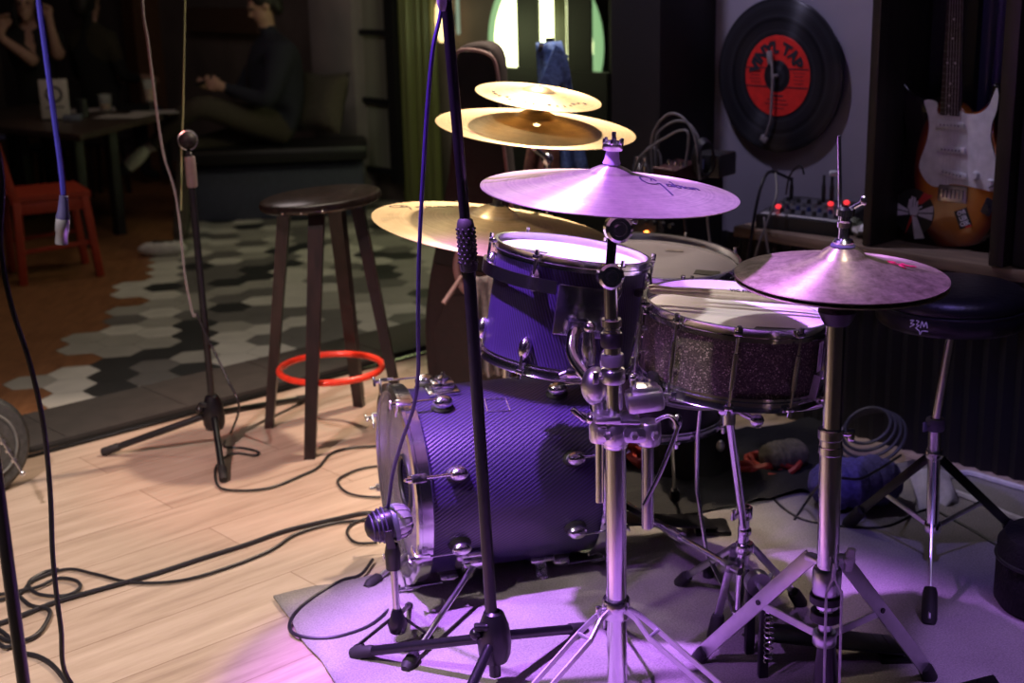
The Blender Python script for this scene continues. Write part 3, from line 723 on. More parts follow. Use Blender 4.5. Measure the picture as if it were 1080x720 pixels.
# strokes of the flowing brand signature, in a unit box: a big swash S then small letters
SIG = [[(.22, .95), (.12, 1.0), (.02, .85), (.0, .6), (.08, .45), (.2, .5), (.27, .62), (.29, .45), (.3, .1), (.31, -.15)],
       [(.17, .72), (.22, .95), (.26, .78)],
       [(.46, .72), (.40, .66), (.39, .52), (.46, .55), (.49, .74), (.50, .54)],
       [(.55, 1.08), (.55, .58), (.61, .58), (.62, .78), (.56, .78)],
       [(.67, .82), (.68, .60)], [(.78, .84), (.73, .80), (.72, .66), (.79, .68), (.81, .86), (.83, .68)],
       [(.87, .70), (.87, .90), (.93, .92), (.95, .74)]]
def sig_at(cx, cy, w, h, ang):
    c, s = math.cos(ang), math.sin(ang)
    return [[(cx + (x * w) * c - (y * h) * s, cy + (x * w) * s + (y * h) * c) for x, y in st] for st in SIG]
CRC = V((0.179, 2.411, 1.012)); CRA = V((.078, -.022, 1))
crash, CRM = cymbal('large purple-lit crash cymbal on the chrome stand nearest the tom drum', CRC, CRA, .229, .040, .014, .034, crash_cymbal)
cym_script(crash, CRM, .229, .040, .034, sig_at(.062, -.085, .118, .080, .22), ink_blue)
RDC = V((-0.036, 3.195, 0.800)); RDA = V((.155, -.02, 1))
ride, RDM = cymbal('large pale gold ride cymbal tilted behind the tom drum, nearest the bar stool', RDC, RDA, .289, .058, .028, .032, gold_cymbal)
cym_script(ride, RDM, .289, .058, .032, sig_at(-.25, .065, .16, .055, .12), ink_dark)
STC = V((0.07, 3.327, 1.020)); STA = V((.105, -.075, 1))
cy, STM = cymbal('pale gold crash cymbal, lower and larger of the stacked pair', STC, STA, .242, .05, .02, .026, gold_cymbal, 'stacked pair of cymbals')
m = MB()
for k in range(4): m.lathe([(.200 + k * .004, bow_z(.242, .05, .026, .2 + k * .004) + .0006), (.2012 + k * .004, bow_z(.242, .05, .026, .2012 + k * .004) + .0006)], None, 40, False, -2.6 + .1 * k, -2.25 - .05 * k)
m.build('logo_print', ink_red, cy, local=True)
SPC = STC + STM.to_3x3() @ V((0, 0, .075)); SPA = V((.145, -.11, 1))
sp, SPM = cymbal('pale gold splash cymbal, upper and smaller of the stacked pair', SPC, SPA, .152, .038, .012, .014, gold_cymbal, 'stacked pair of cymbals')
m = MB(); rr = random.Random(5)
for k in range(16):
    a = -2.9 + k * .17; r = .11 + rr.uniform(-.006, .006); m.box(polar(r, a, bow_z(.152, .038, .014, r) + .001), (.008, rr.uniform(.003, .010), .0006), None, 0, Matrix.Rotation(a, 3, 'Z'))
m.build('logo_print', ink_dark, sp, local=True)
HC = V((0.558, 2.263, 0.884)); HA = V((.022, -.035, 1))
hat, HM = cymbal('hammered hi-hat cymbal, upper one of the pair, lit purple and gold', HC, HA, .178, .040, .020, .034, hat_cymbal, 'hi-hat cymbals')
mm = MB()
for st in sig_at(.085, -.02, .055, .03, .25): 
    sp_ = spline([(a, b, 0) for a, b in st], 5); pp = [V((q.x, q.y, bow_z(.178, .040, .034, math.hypot(q.x, q.y)) + .0008)) for q in sp_]
    for p, q in zip(pp, pp[1:]):
        if (q - p).length > 1e-6: mm.bar(p, q, .004, .0006, (0, 0, 1))
mm.build('logo_script', ink_red, hat, local=True)
hat2, HM2 = cymbal('dark edge of the lower hi-hat cymbal directly under the upper one', HC + V((0, 0, -.010)), -HA, .178, .040, .020, .030, hat_cymbal, 'hi-hat cymbals')

# ------------------------------------------------------------------ stands
def foot_cap(parent, a, b, r=.014):
    """rubber foot from a (up the leg) to b (on the floor)"""
    a, b = V(a), V(b); m = MB(); m.tube([a, a.lerp(b, .15), a.lerp(b, .85), b], [r * .8, r, r * 1.05, r * .8], 14); return m.build('rubber_foot', black_rubber, parent)
def part_rod(name, p, q, r, mat, parent, n=16):
    m = MB(); m.rod(p, q, r, n); return m.build(name, mat, parent)
def collar(parent, p, axis, r, h, mat=None, screw=None):
    m = MB(); M = frame(p, axis); m.lathe([(r * .6, -h / 2), (r * .92, -h / 2), (r, -h * .4), (r, h * .4), (r * .92, h / 2), (r * .6, h / 2)], M, 28)
    if screw is not None:
        d = V(screw).normalized(); m.rod(V(p), V(p) + d * (r + .012), .0035, 8); m.bar(V(p) + d * (r + .012) - V((0, 0, .012)), V(p) + d * (r + .012) + V((0, 0, .012)), .006, .012, d, .003)
    return m.build('collar', mat or chrome, parent)

# crash stand with multi clamp and tom holder
CY = 2.405
def cs(x, y): return at(x, y, CY)
base = cs(652, 735); base.z = RZ
stand = thing('cymbal_stand', 'heavy chrome cymbal stand in front of the violet bass drum, carrying the crash', 'cymbal stand', base)
part_rod('lower_tube', cs(651, 722), cs(649, 452), .0195, chrome, stand, 24)
part_rod('middle_tube', cs(649, 455), cs(645, 348), .0155, chrome, stand, 24)
part_rod('upper_tube', cs(645, 350), cs(643.5, 300), .0125, chrome, stand, 20)
collar(stand, cs(649, 462), (0, 0, 1), .0235, .034)
collar(stand, cs(646.5, 396), (0, 0, 1), .0225, .026, chrome_dull, (-1, -.4, 0))
collar(stand, cs(646, 379), (0, 0, 1), .021, .022, plain('grey_nylon', (.16, .15, .19), .5))
collar(stand, cs(645, 358), (0, 0, 1), .0205, .026, black_plastic)
collar(stand, cs(645, 340), (0, 0, 1), .019, .014)
def tilter(px, py, r):
    c = cs(px, py); m = MB(); M = frame(c, (.12, -1, .1), (0, 0, 1))
    m.lathe([(0, -.016), (r * .8, -.016), (r, -.012), (r, .012), (r * .8, .016), (r * .55, .016), (r * .5, .010), (0, .010)], M, 28)
    m.rod(M @ V((0, 0, .006)), M @ V((0, 0, .020)), r * .32, 14); m.build('tilter', chrome, stand); return c
t1 = tilter(643.5, 291, .0235)
part_rod('boom_rod', cs(643, 290), cs(646, 246), .0088, plain('smoked_steel', (.18, .18, .2), .2, 1.0), stand)
t2 = tilter(652, 241, .025)
m = MB(); q = cs(668, 231); m.rod(t2, q, .005, 10); m.bar(q - V((0, 0, .008)), q + V((.006, 0, .012)), .006, .014, (1, 0, 0), .003); m.build('wing_screw', chrome, stand)
axc = CRM.to_3x3() @ V((0, 0, 1)); top = CRC + axc * .105
part_rod('threaded_rod', t2 + V((-.008, 0, .012)), top, .004, chrome, stand, 10)
m = MB(); M = frame(CRC + axc * .046, axc); m.lathe([(.005, 0), (.014, 0), (.016, .004), (.013, .012), (.011, .028), (.005, .03)], M, 20); m.build('cymbal_sleeve', plain('violet_felt', (.30, .24, .42), .8), stand)
m = MB(); M = frame(CRC + axc * .073, axc); m.lathe([(.004, 0), (.017, 0), (.0185, .003), (.0185, .012), (.012, .013), (.010, .017), (.004, .018)], M, 24)
for k in range(6): p = M @ polar(.0165, k * PI / 3 + .3, .015); m.bar(p - axc * .004, p + axc * .006, .006, .005, axc.orthogonal(), .0015)
m.build('wing_nut', chrome, stand)
# legs: doubled flat steel rails held by two collars
lc = cs(650, 640); hubz = lc.z
collar(stand, lc, (0, 0, 1), .027, .040, chrome, (-1, -.5, 0))
for ang in (218, -35, 88):
    d = V((math.cos(math.radians(ang)), math.sin(math.radians(ang)), 0)); sd = V((-d.y, d.x, 0))
    root = V((lc.x, lc.y, hubz)) + d * .026; foot = V((base.x, base.y, RZ + .014)) + d * (.36 if ang != 88 else .30); kn = root + d * .055 + V((0, 0, -.035))
    L = MB()
    for s in (-1, 1):
        pts = [root + sd * s * .006, root + d * .02 + sd * s * .008 - V((0, 0, .008)), kn + sd * s * .018, foot + sd * s * .018 + V((0, 0, .01)) - d * .03, foot + V((0, 0, .004))]
        for p, q in zip(pts, pts[1:]): L.bar(p, q, .003, .011, d.cross(sd), 0.0)
    for u in (.0, .97):
        c = kn.lerp(foot, u); L.rod(c + sd * .019, c - sd * .019, .004, 8)
    lg = L.build('leg', steel_strip, stand); foot_cap(lg, foot + V((0, 0, .018)) - d * .01, foot - V((0, 0, .013)), .017)

# multi clamp block under the tom arm
ch = thing('tom_holder', 'chrome multi clamp and tom arm fixed to the crash stand, gripping hanging tubes', 'tom holder', cs(648, 445))
m = MB(); c = cs(655, 456); CR = Matrix.Rotation(.06, 3, 'Y')
m.box(cs(656, 455), (.100, .046, .034), None, .010, CR); m.box(cs(650, 440), (.085, .06, .010), None, .004, CR); m.box(cs(640, 441) + V((0, -.01, .006)), (.05, .05, .016), None, .007)
for px, py, r in ((632, 452, .019), (649, 454, .027), (684, 455, .023)): p = cs(px, py); m.lathe([(0, -.024), (r * .9, -.024), (r, -.019), (r, .017), (r * .9, .021), (0, .021)], Matrix.Translation(p), 24)
for px in (640, 668, 690): p = cs(px, 455) + V((0, -.024, 0)); m.lathe([(0, .008), (.006, .008), (.0085, .004), (.0085, -.004)], frame(p, (0, -1, 0)), 6)
m.build('clamp_body', chrome_soft, ch)
m = MB(); m.box(cs(680, 421), (.070, .055, .040), None, .010, Matrix.Rotation(-.12, 3, 'Y')); m.box(cs(680, 409) , (.052, .04, .014), None, .006); m.build('ratchet_block', chrome_soft, ch)
m = MB(); m.rod(cs(669, 412), cs(667, 398), .006, 12); m.ball(cs(667, 398), .0075, 10); m.build('key_bolt', chrome, ch)
m = MB(); q = cs(612, 437); m.rod(cs(625, 443), q, .007, 10); m.bar(q + V((-.016, 0, .012)), q + V((.010, 0, -.012)), .010, .017, (0, 1, 0), .004); m.ball(cs(624, 441), .013, 12); m.build('wing_screw', chrome, ch)
m = MB(); a, b = cs(633, 452), cs(633, 531); m.rod(a + V((0, .01, 0)), b + V((0, .01, 0)), .0085, 18); m.build('hanging_tube', chrome, ch)
m = MB(); a, b = cs(683, 462), cs(683, 556); m.rod(a, b, .0115, 20); m.rod(cs(683, 470), cs(683, 460), .0165, 20); m.build('hanging_tube', chrome, ch)
m = MB(); m.tube(spline([cs(690, 438) + V((0, -.03, 0)), cs(703, 432) + V((0, -.035, 0)), cs(711, 440) + V((0, -.04, 0)), cs(708, 455) + V((0, -.04, 0)), cs(693, 492) + V((0, -.04, 0)), cs(677, 524) + V((0, -.04, 0))], 6), .0042, 10); m.build('drum_key_rod', chrome, ch)
# the arm that reaches the tom's plate
arm = MB(); TY = 2.50
pA, pB, pC = at(633, 440, 2.42), at(628, 407, 2.425), at(607, 372, 2.50); pD = TM @ (radial(-PI * .5 + .12, .1685, -.11) @ V((0, 0, .03)))
arm.ball(pB, .033, 20, (.82, .7, 1.15)); arm.rod(pA, pB, .012, 14); arm.build('ball_joint', chrome_soft, ch)
m = MB(); m.tube(spline([pB, at(610, 385, 2.48), at(603, 368, 2.51), at(606, 350, 2.53), pD], 5), .0125, 14); m.build('tom_arm', chrome, ch)
m = MB(); c = at(621, 368, 2.49); m.tube([c + V((0, 0, -.03)), c, c + V((0, 0, .035))], [.011, .015, .009], 14); m.ball(at(622, 345, 2.49), .012, 12); m.build('wing_bolt', chrome, ch)
m = MB(); m.box(at(606, 392, 2.49), (.034, .03, .02), None, .007); m.rod(at(600, 392, 2.49), at(590, 396, 2.49), .006, 10); m.build('arm_clamp', chrome, ch)

# hi-hat stand
HY = 2.27
def hh(x, y): return at(x, y, HY)
hb = hh(868, 772); hb.z = RZ
hs = thing('hi_hat_stand', 'chrome hi-hat stand with thick tube, strip legs and thin upright rod', 'hi-hat stand', hb)
part_rod('pull_rod', hh(888, 330), hh(885, 143), .0034, chrome, hs, 10)
part_rod('upper_tube', hh(877, 460), hh(882.5, 322), .0165, chrome, hs, 24)
part_rod('lower_tube', hh(872, 640), hh(876.5, 458), .0195, chrome, hs, 24)
collar(hs, hh(876.5, 457), (0, 0, 1), .0225, .020, chrome, (1, -.3, 0)); collar(hs, hh(876, 474), (0, 0, 1), .0215, .016)
m = MB(); M = frame(hh(883, 330), (0, 0, 1)); m.lathe([(.0, .012), (.030, .012), (.033, .004), (.026, -.012), (.021, -.020), (.0, -.020)], M, 28); m.build('seat_cup', black_plastic, hs)
ax_h = HM.to_3x3() @ V((0, 0, 1))
m = MB(); M = frame(HC + ax_h * .052, ax_h)
m.lathe([(.004, 0), (.0165, 0), (.0175, .006), (.015, .010), (.009, .012), (.0085, .030), (.012, .031), (.0125, .040), (.008, .042), (.008, .050), (.0155, .051), (.0155, .062), (.010, .064), (.004, .066)], M, 24); m.build('clutch', chrome, hs)
m = MB(); M2 = frame(HC + ax_h * .049, ax_h); m.lathe([(.004, -.006), (.020, -.006), (.021, .003), (.018, .006), (.004, .006)], M2, 24); m.build('felt', plain('violet_black_felt', (.05, .04, .10), .9), hs)
m = MB(); q = M @ V((0, 0, .057)); m.rod(q, q + V((.024, -.01, .016)), .004, 8); m.ball(q + V((.027, -.011, .02)), .007, 10, (1, .6, 1.3)); m.build('wing_screw', chrome, hs)
collar(hs, hh(872, 612), (0, 0, 1), .026, .050, chrome_dull)
collar(hs, hh(871.5, 630), (0, 0, 1), .030, .016, black_plastic); collar(hs, hh(871, 648), (0, 0, 1), .028, .020, black_plastic)
part_rod('pedal_tube', hh(871, 646), hh(869, 700), .0125, chrome_dull, hs, 20)
lowc = hh(869.5, 672); collar(hs, lowc, (0, 0, 1), .022, .026, chrome_dull)
top_c = hh(872, 600)
for (px, py), side in (((735, 693), -1), ((982, 712), 1)):
    foot = on_z(px, py, RZ + .010); d = V((foot.x - hb.x, foot.y - hb.y, 0)).normalized(); sd = V((-d.y, d.x, 0))
    root = V((top_c.x, top_c.y, top_c.z)) + d * .040 + V((0, 0, .010)); m = MB()
    m.bar(root, foot, .030, .005, sd, .0012); lg = m.build('leg', steel_strip, hs)
    foot_cap(lg, foot + (root - foot).normalized() * .035, foot - V((0, 0, .008)), .015)
    for u in (.42,):
        c = root.lerp(foot, u); b = MB(); b.rod(c - sd * .005, c + sd * .005, .0055, 10); b.build('rivet', black_metal, lg)
    b = MB(); c = root.lerp(foot, .43); b.bar(lowc + d * .022, c, .016, .004, sd, .001); b.build('brace', steel_strip, hs)
    b = MB(); b.bar(top_c + d * .015 + V((0, 0, .010)), root + d * .008, .018, .014, (0, 0, 1), .004); b.build('hinge', chrome_dull, hs)
m = MB(); q = hh(893, 588); m.rod(hh(876, 590), q, .005, 10); m.bar(q + V((0, -.01, -.022)), q + V((.006, -.01, .024)), .012, .016, (1, 0, 0), .005); m.bar(q + V((-.008, -.01, -.002)), q + V((.012, -.01, .004)), .014, .014, (1, 0, 0), .004); m.build('wing_screw', white_paint, hs)
m = MB(); dy = V((0, -.034, 0))
for s in (-1, 1):
    m.tube([hh(875, 586) + dy, hh(875 + s * 1.2, 602) + dy, hh(875 + s * 8, 616) + dy, hh(873 + s * 8, 700) + dy, hh(872 + s * 8, 770) + dy], .0026, 8)
m.build('pull_wire', white_paint, hs)
# its footboard, on the floor towards the drummer
pb = MB(); f0 = on_z(905, 742, .03); f1 = V((.86, 2.40, .085))
pd = V((hb.x + .05, hb.y - .02, RZ))
m = MB(); m.bar(pd + V((0, 0, .03)), pd + V((.27, .0, .10)), .085, .008, (0, 0, 1), .003)
for k in range(9): m.bar(pd + V((.03 + .026 * k, -.034, .042 + .0068 * k)), pd + V((.03 + .026 * k, .034, .042 + .0068 * k)), .006, .005, (0, 0, 1))
m.build('footboard', black_metal, hs)
m = MB(); m.bar(pd + V((.27, .0, .012)), pd + V((.25, .0, .095)), .07, .012, (1, 0, 0), .004); m.box(pd + V((.27, .0, .007)), (.06, .09, .012), None, .003); m.build('heel_plate', black_metal, hs)
m = MB(); m.tube([V((hb.x, hb.y, RZ + .03)), V((hb.x, hb.y, lowc.z - .012))], [.030, .016], 20); m.build('base_frame', black_metal, hs)

# snare stand
SB = V((.462, 2.63, RZ)); ss = thing('snare_stand', 'chrome tripod snare stand holding the glitter snare drum', 'snare stand', SB)
sx = lambda x, y: at(x, y, 2.63)
hubp = SM @ V((.01, .01, -.118 - .075))
part_rod('upper_tube', sx(785.5, 560), hubp - V((0, 0, .02)), .0085, chrome, ss, 18)
part_rod('lower_tube', V((SB.x, SB.y, .045)), sx(785, 545), .0115, chrome, ss, 18)
collar(ss, sx(785.5, 540), (0, 0, 1), .016, .026, chrome, (-1, -.5, 0)); collar(ss, sx(785.5, 560), (0, 0, 1), .0135, .014)
m = MB(); m.box(hubp, (.05, .04, .026), None, .008); m.rod(hubp, hubp - V((0, 0, .035)), .013, 16); m.build('basket_hub', chrome, ss)
for k, a in enumerate((-2.55, -.35, 1.5)):
    g = MB(); p0 = hubp; p1 = SM @ polar(.105, a, -.118 - .055); p2 = SM @ polar(.184, a, -.118 - .028); p3 = SM @ polar(.196, a, -.118 + .01)
    g.tube(spline([p0, p1, p2, p3], 5), [.0085] * 15 + [.009], 10) if False else g.tube(spline([p0, p1, p2, p3], 5), .0085, 10)
    ar = g.build('basket_arm', chrome, ss); b = MB(); b.bar(p2.lerp(p3, .2), p3 + V((0, 0, .012)), .024, .014, V((math.cos(a), math.sin(a), 0)), .005); b.build('rubber_grip', black_rubber, ar)
m = MB(); q = hubp + V((.05, -.03, -.02)); m.rod(hubp, q, .006, 10); m.ball(q, .014, 12, (1, .6, 1)); m.build('tilt_screw', chrome, ss)
brk = sx(785, 577); collar(ss, brk, (0, 0, 1), .019, .022)
for f in (on_z(846, 634, RZ + .010), on_z(716, 612, RZ + .010), on_z(752, 672, RZ + .010)):
    d = V((f.x - SB.x, f.y - SB.y, 0)).normalized(); root = brk + d * .020; m = MB()
    m.bar(root, f, .016, .0045, V((-d.y, d.x, 0)), .001); lg = m.build('leg', chrome_dull, ss); foot_cap(lg, f + (root - f).normalized() * .055, f - V((0, 0, .009)), .0145)
    b = MB(); b.bar(V((SB.x, SB.y, .075)) + d * .012, root.lerp(f, .45), .010, .004, d + V((0, 0, 1)), 0); b.build('brace', chrome_dull, ss)
collar(ss, V((SB.x, SB.y, .075)), (0, 0, 1), .016, .02)

# ride stand, hidden behind the tom except for its wing nut, and the boom stand of the stacked pair
def plain_stand(name, label, base, cym, CM_, above, ang0, boom=None, nut=True):
    t = thing(name, label, 'cymbal stand', base); ax = CM_.to_3x3() @ V((0, 0, 1)); neck = cym - ax * .05
    if boom is None: topz = neck
    else: topz = V(boom)
    part_rod('lower_tube', V(base) + V((0, 0, .05)), V((base[0], base[1], .5)), .0125, chrome, t); part_rod('upper_tube', V((base[0], base[1], .48)), topz, .0095, chrome, t)
    collar(t, V((base[0], base[1], .5)), (0, 0, 1), .018, .03, chrome, (1, 0, 0))
    if boom is not None: part_rod('boom_arm', topz, neck, .0075, chrome, t)
    m = MB(); m.ball(topz, .018, 14); m.build('tilter', chrome, t)
    part_rod('threaded_rod', neck - ax * .005, cym + ax * above, .004, chrome, t, 10)
    m = MB(); M = frame(cym + ax * (above - .028 if nut else .052), ax); m.lathe([(.004, -.012), (.017, -.012), (.018, -.004), (.011, -.002), (.011, .010), (.015, .014), (.014, .024), (.004, .026)], M, 22); m.build('wing_nut', black_plastic, t)
    for k in range(3):
        a = ang0 + k * 2 * PI / 3; d = V((math.cos(a), math.sin(a), 0)); f = V(base) + d * .27 + V((0, 0, .012)); root = V((base[0], base[1], .24)) + d * .018
        m = MB(); m.bar(root, f, .018, .004, d + V((0, 0, 1)), 0); lg = m.build('leg', steel_strip, t); foot_cap(lg, f + (root - f).normalized() * .04, f - V((0, 0, .012)), .014)
        b = MB(); b.bar(V((base[0], base[1], .10)) + d * .012, root.lerp(f, .5), .012, .004, d + V((0, 0, 1)), 0); b.build('brace', steel_strip, t)
    collar(t, V((base[0], base[1], .24)), (0, 0, 1), .02, .03); collar(t, V((base[0], base[1], .10)), (0, 0, 1), .018, .02)
    return t
plain_stand('cymbal_stand', 'black topped stand under the pale gold ride, mostly behind tom and bass drum', (-.015, 3.56, 0.0), RDC, RDM, .090, .55, (-.02, 3.52, .66))
plain_stand('cymbal_stand', 'boom stand carrying the stacked pale gold cymbals, behind the kit', (.11, 3.80, 0.0), STC, STM, .088, .2, (.11, 3.78, .88), False)

# ------------------------------------------------------------------ double bass drum pedal
bp0 = on_z(655, 600, RZ); dp = thing('double_bass_pedal', 'black double bass drum pedal with chrome drive shaft between its two units', 'drum pedal', bp0)
def pedal_unit(c, fwd, main):
    """c = axle centre on the floor, fwd points at the drum"""
    fwd = V(fwd).normalized(); sd = V((-fwd.y, fwd.x, 0)); c = V(c)
    for s in (-1, 1):
        m = MB(); m.bar(c + sd * s * .05, c + sd * s * .05 + V((0, 0, .19)), .018, .020, fwd, .004); m.build('post', black_metal, dp)
    m = MB(); m.rod(c - sd * .075 + V((0, 0, .185)), c + sd * .075 + V((0, 0, .185)), .006, 12)
    m.rod(c - sd * .012 + V((0, 0, .185)), c + sd * .012 + V((0, 0, .185)), .026, 20); m.build('axle', chrome_dull, dp)
    m = MB(); pts = []
    for k in range(90):
        a = k * .75; pts.append(c + sd * .085 + V((math.cos(a) * .009, math.sin(a) * .009, .172 - k * .0013)))
    m.tube(pts, .0014, 5); m.build('spring', chrome, dp)
    m = MB(); h = c - fwd * .30
    m.bar(h + V((0, 0, .022)), c - fwd * .02 + V((0, 0, .075)), .082, .007, (0, 0, 1), .003)
    for k in range(11): q = h.lerp(c, .08 + k * .078) + V((0, 0, .028 + .0042 * k)); m.bar(q - sd * .034, q + sd * .034, .006, .004, (0, 0, 1))
    m.build('footboard', black_metal, dp)
    m = MB(); m.box(h + V((0, 0, .008)), (.09, .09, .014), None, .004); m.bar(h, c, .05, .006, (0, 0, 1), .002); m.build('base_plate', black_metal, dp)
    m = MB(); m.bar(c + V((0, 0, .165)) - fwd * .024, c - fwd * .02 + V((0, 0, .078)), .012, .005, fwd, .001); m.build('drive_chain', chrome_dull, dp)
KB = KF - KN * (KD + .065); KB.z = RZ
pedal_unit(KB, KN, True)
for s, a in ((-.022, .5), (.022, .2)):
    sd = V((-KN.y, KN.x, 0)); m = MB(); p = KB + sd * s + V((0, 0, .185)); q = p - KN * (.06 if s < 0 else .09) + V((0, 0, .16)); m.rod(p, q, .0042, 10); m.tube([q - V(KN) * .0 + V((0, 0, -.02)), q + V((0, 0, .03))], .022, 16); m.build('beater', black_plastic, dp)
sc0 = on_z(797, 702, RZ); sfw = V((-.93, -.25, 0)).normalized()
pedal_unit(sc0, (-1, -.10, 0), False)
sp0 = KB + V((.02, -.10, .175)); sp1 = sc0 + V((-.02, .05, .182))
m = MB(); d = (sp1 - sp0); m.rod(sp0, sp0 + d * .55, .0095, 16); m.rod(sp0 + d * .5, sp1 - d * .12, .0065, 14); m.rod(sp0 + d * .50, sp0 + d * .57, .0125, 16)
m.build('drive_shaft', chrome, dp)
for q in (sp0, sp1 - d * .08):
    m = MB(); m.box(q, (.026, .018, .024), None, .005); m.rod(q - d.normalized() * .03, q + d.normalized() * .03, .008, 12); m.build('universal_joint', chrome_dull, dp)

# ------------------------------------------------------------------ drum throne
TS = V((0.985, 2.975, 0.648)); th = thing('drum_throne', 'round black vinyl drum stool with a chrome post and double braced tripod legs', 'stool', (TS.x, TS.y, RZ))
m = MB(); m.lathe([(0, .044), (.11, .043), (.145, .038), (.158, .028), (.163, .014), (.160, .004), (.154, 0)], Matrix.Translation(TS), 64); m.build('seat_cushion', vinyl_black, th)
m = MB(); m.lathe([(.154, 0), (.164, -.002), (.167, -.014), (.164, -.034), (.156, -.042), (0, -.042)], Matrix.Translation(TS), 64); m.build('seat_band', vinyl_black, th)
m = MB(); m.torus(.1625, .0035, Matrix.Translation(TS), 64, 8); m.build('piping', vinyl_black, th)
def tp(x, y): return at(x, y, 2.975)
part_rod('upper_tube', TS + V((.006, 0, -.04)), tp(985, 455), .0105, chrome, th)
part_rod('lower_tube', tp(986, 448), V((.972, 2.975, .10)), .0145, chrome, th)
collar(th, tp(986.5, 447), (0, 0, 1), .0215, .028, plain('violet_grey_nylon', (.2, .17, .3), .5), (-1, -.6, 0)); collar(th, tp(985, 478), (0, 0, 1), .019, .02)
lowt = V((.972, 2.975, .11)); collar(th, lowt, (0, 0, 1), .019, .022)
upt = tp(985, 486)
for f, mt in ((on_z(980, 654, RZ + .012), black_metal), (on_z(893, 550, RZ + .012), black_metal), (on_z(1078, 566, RZ + .012), black_metal)):
    d = V((f.x - .972, f.y - 2.975, 0)).normalized(); sd = V((-d.y, d.x, 0)); root = upt + d * .022; m = MB()
    m.bar(root, f, .022, .006, sd, .0015); lg = m.build('leg', chrome_dull if f.y < 2.8 else mt, th); foot_cap(lg, f + (root - f).normalized() * .075, f - V((0, 0, .011)), .0165)
    m = MB(); m.bar(lowt + d * .016, root.lerp(f, .52), .013, .004, sd, .001); m.build('brace', chrome_dull, th)
# white squiggle printed on the seat band
m = MB(); SQ = [[(-1, .8), (-.6, .9), (-.95, .4), (-.55, .35), (-1, -.1)], [(-.35, .9), (-.1, .85), (-.3, .35), (-.05, .3), (-.3, 0)], [(.1, .0), (.25, .9), (.45, .2), (.65, .9), (.8, .1)], [(-.4, -.1), (.0, -.45), (.1, -.9), (.3, -.4), (.9, -.35)]]
for st in SQ:
    pp = []
    for q in spline([(x, y, 0) for x, y in st], 4):
        a = -2.28 + q.x * .13; pp.append(TS + polar(.1685, a, -.020 + q.y * .016))
    m.tube(pp, .0013, 6)
m.build('printed_logo', ink_white, th)

# ------------------------------------------------------------------ bar stool
BS = V((-.56, 4.07, 0)); st = thing('bar_stool', 'tall dark wooden bar stool with a round seat and red foot ring', 'stool', BS)
M = frame((-.56, 4.07, .735), (-.07, 0, 1))
m = MB(); m.lathe([(0, .017), (.168, .016), (.180, .011), (.183, .002), (.181, -.008), (.172, -.015), (0, -.016)], M, 64); m.build('seat', seat_wood, st)
m = MB(); m.torus(.158, .0105, Matrix.Translation((-.56, 4.07, at(348, 388, 4.07).z)), 72, 12); m.build('foot_ring', red_ring, st)
for f, tt in ((on_z(327, 483), (.0, -.10)), (on_z(284, 450), (-.11, .0)), (on_z(427, 458), (.105, .0)), (on_z(379, 428), (.03, .10))):
    a = M @ V((tt[0], tt[1], -.014)); m = MB(); d = (f - a); R_ = .019
    h = V((tt[0], tt[1], 0)).normalized(); sd = V((-h.y, h.x, 0))
    vs = []
    for p, w in ((a, .023), (f, .0165)):
        for i, j in ((-1, -1), (1, -1), (1, 1), (-1, 1)): vs.append(p + sd * i * w + h * j * w * .8)
    m.add(vs, [(0, 1, 2, 3), (7, 6, 5, 4), (0, 4, 5, 1), (1, 5, 6, 2), (2, 6, 7, 3), (3, 7, 4, 0)]); m.build('leg', dark_wood, st)
for k in range(3):
    p = M @ polar(.182, -2.1 + k * .34, -.005); m = MB(); m.ball(p, .0042, 8); m.build('screw', chrome, st)

# ------------------------------------------------------------------ microphone stands
def mic_stand(name, label, hub, legs, pole, r_low, r_up, mat, grip=None, feet_r=.013):
    hub = V(hub); t = thing(name, label, 'microphone stand', (hub.x, hub.y, 0))
    pole = [V(p) for p in pole]
    if grip:
        g0, g1 = V(grip[0]), V(grip[1]); ax = (g1 - g0); L = ax.length
        part_rod('lower_tube', pole[0], g0, r_low, mat, t, 20); part_rod('upper_tube', g1, pole[-1], r_up, mat, t, 20)
        m = MB(); M = frame(g0, ax); m.lathe([(r_low, -.006), (.0155, -.004), (.0165, .006), (.0165, L - .012), (.014, L), (r_up, L + .004)], M, 28)
        m.m = 1
        for i in range(9):
            for j in range(10):
                a = 2 * PI * (j + .5 * (i % 2)) / 10; p = M @ polar(.0163, a, .012 + (L - .028) * i / 8); m.ball(p, .0027, 6)
        m.build('clutch_grip', [black_rubber, black_plastic], t)
    else: m = MB(); m.tube(pole, r_low, 18); m.build('tube', mat, t)
    m = MB(); M = frame(hub, (0, 0, 1)); m.lathe([(.013, .052), (.020, .048), (.030, .020), (.034, -.015), (.032, -.040), (.026, -.055), (0, -.057)], M, 28); m.build('hub', mat, t)
    m = MB(); k = hub + V((-.036, -.018, .012)); m.rod(hub + V((-.01, 0, .014)), k, .008, 12); m.ball(k, .0125, 12); m.box(k + V((.012, 0, .014)), (.03, .018, .014), None, .004); m.build('lock_knob', mat, t)
    for f in legs:
        f = V(f); d = V((f.x - hub.x, f.y - hub.y, 0)).normalized(); root = hub + d * .022 + V((0, 0, -.012)); end = f + V((0, 0, feet_r))
        lg = part_rod('leg', root, end, .0105, mat, t, 14); u = (end - root).normalized()
        m = MB(); m.tube([end - u * .045, end - u * .04, end + u * .008, end + u * .012], [.011, feet_r, feet_r, feet_r * .8], 14); m.build('rubber_foot', black_rubber, lg)
    return t
fy = 2.468
H = V((-.05, fy, .125))
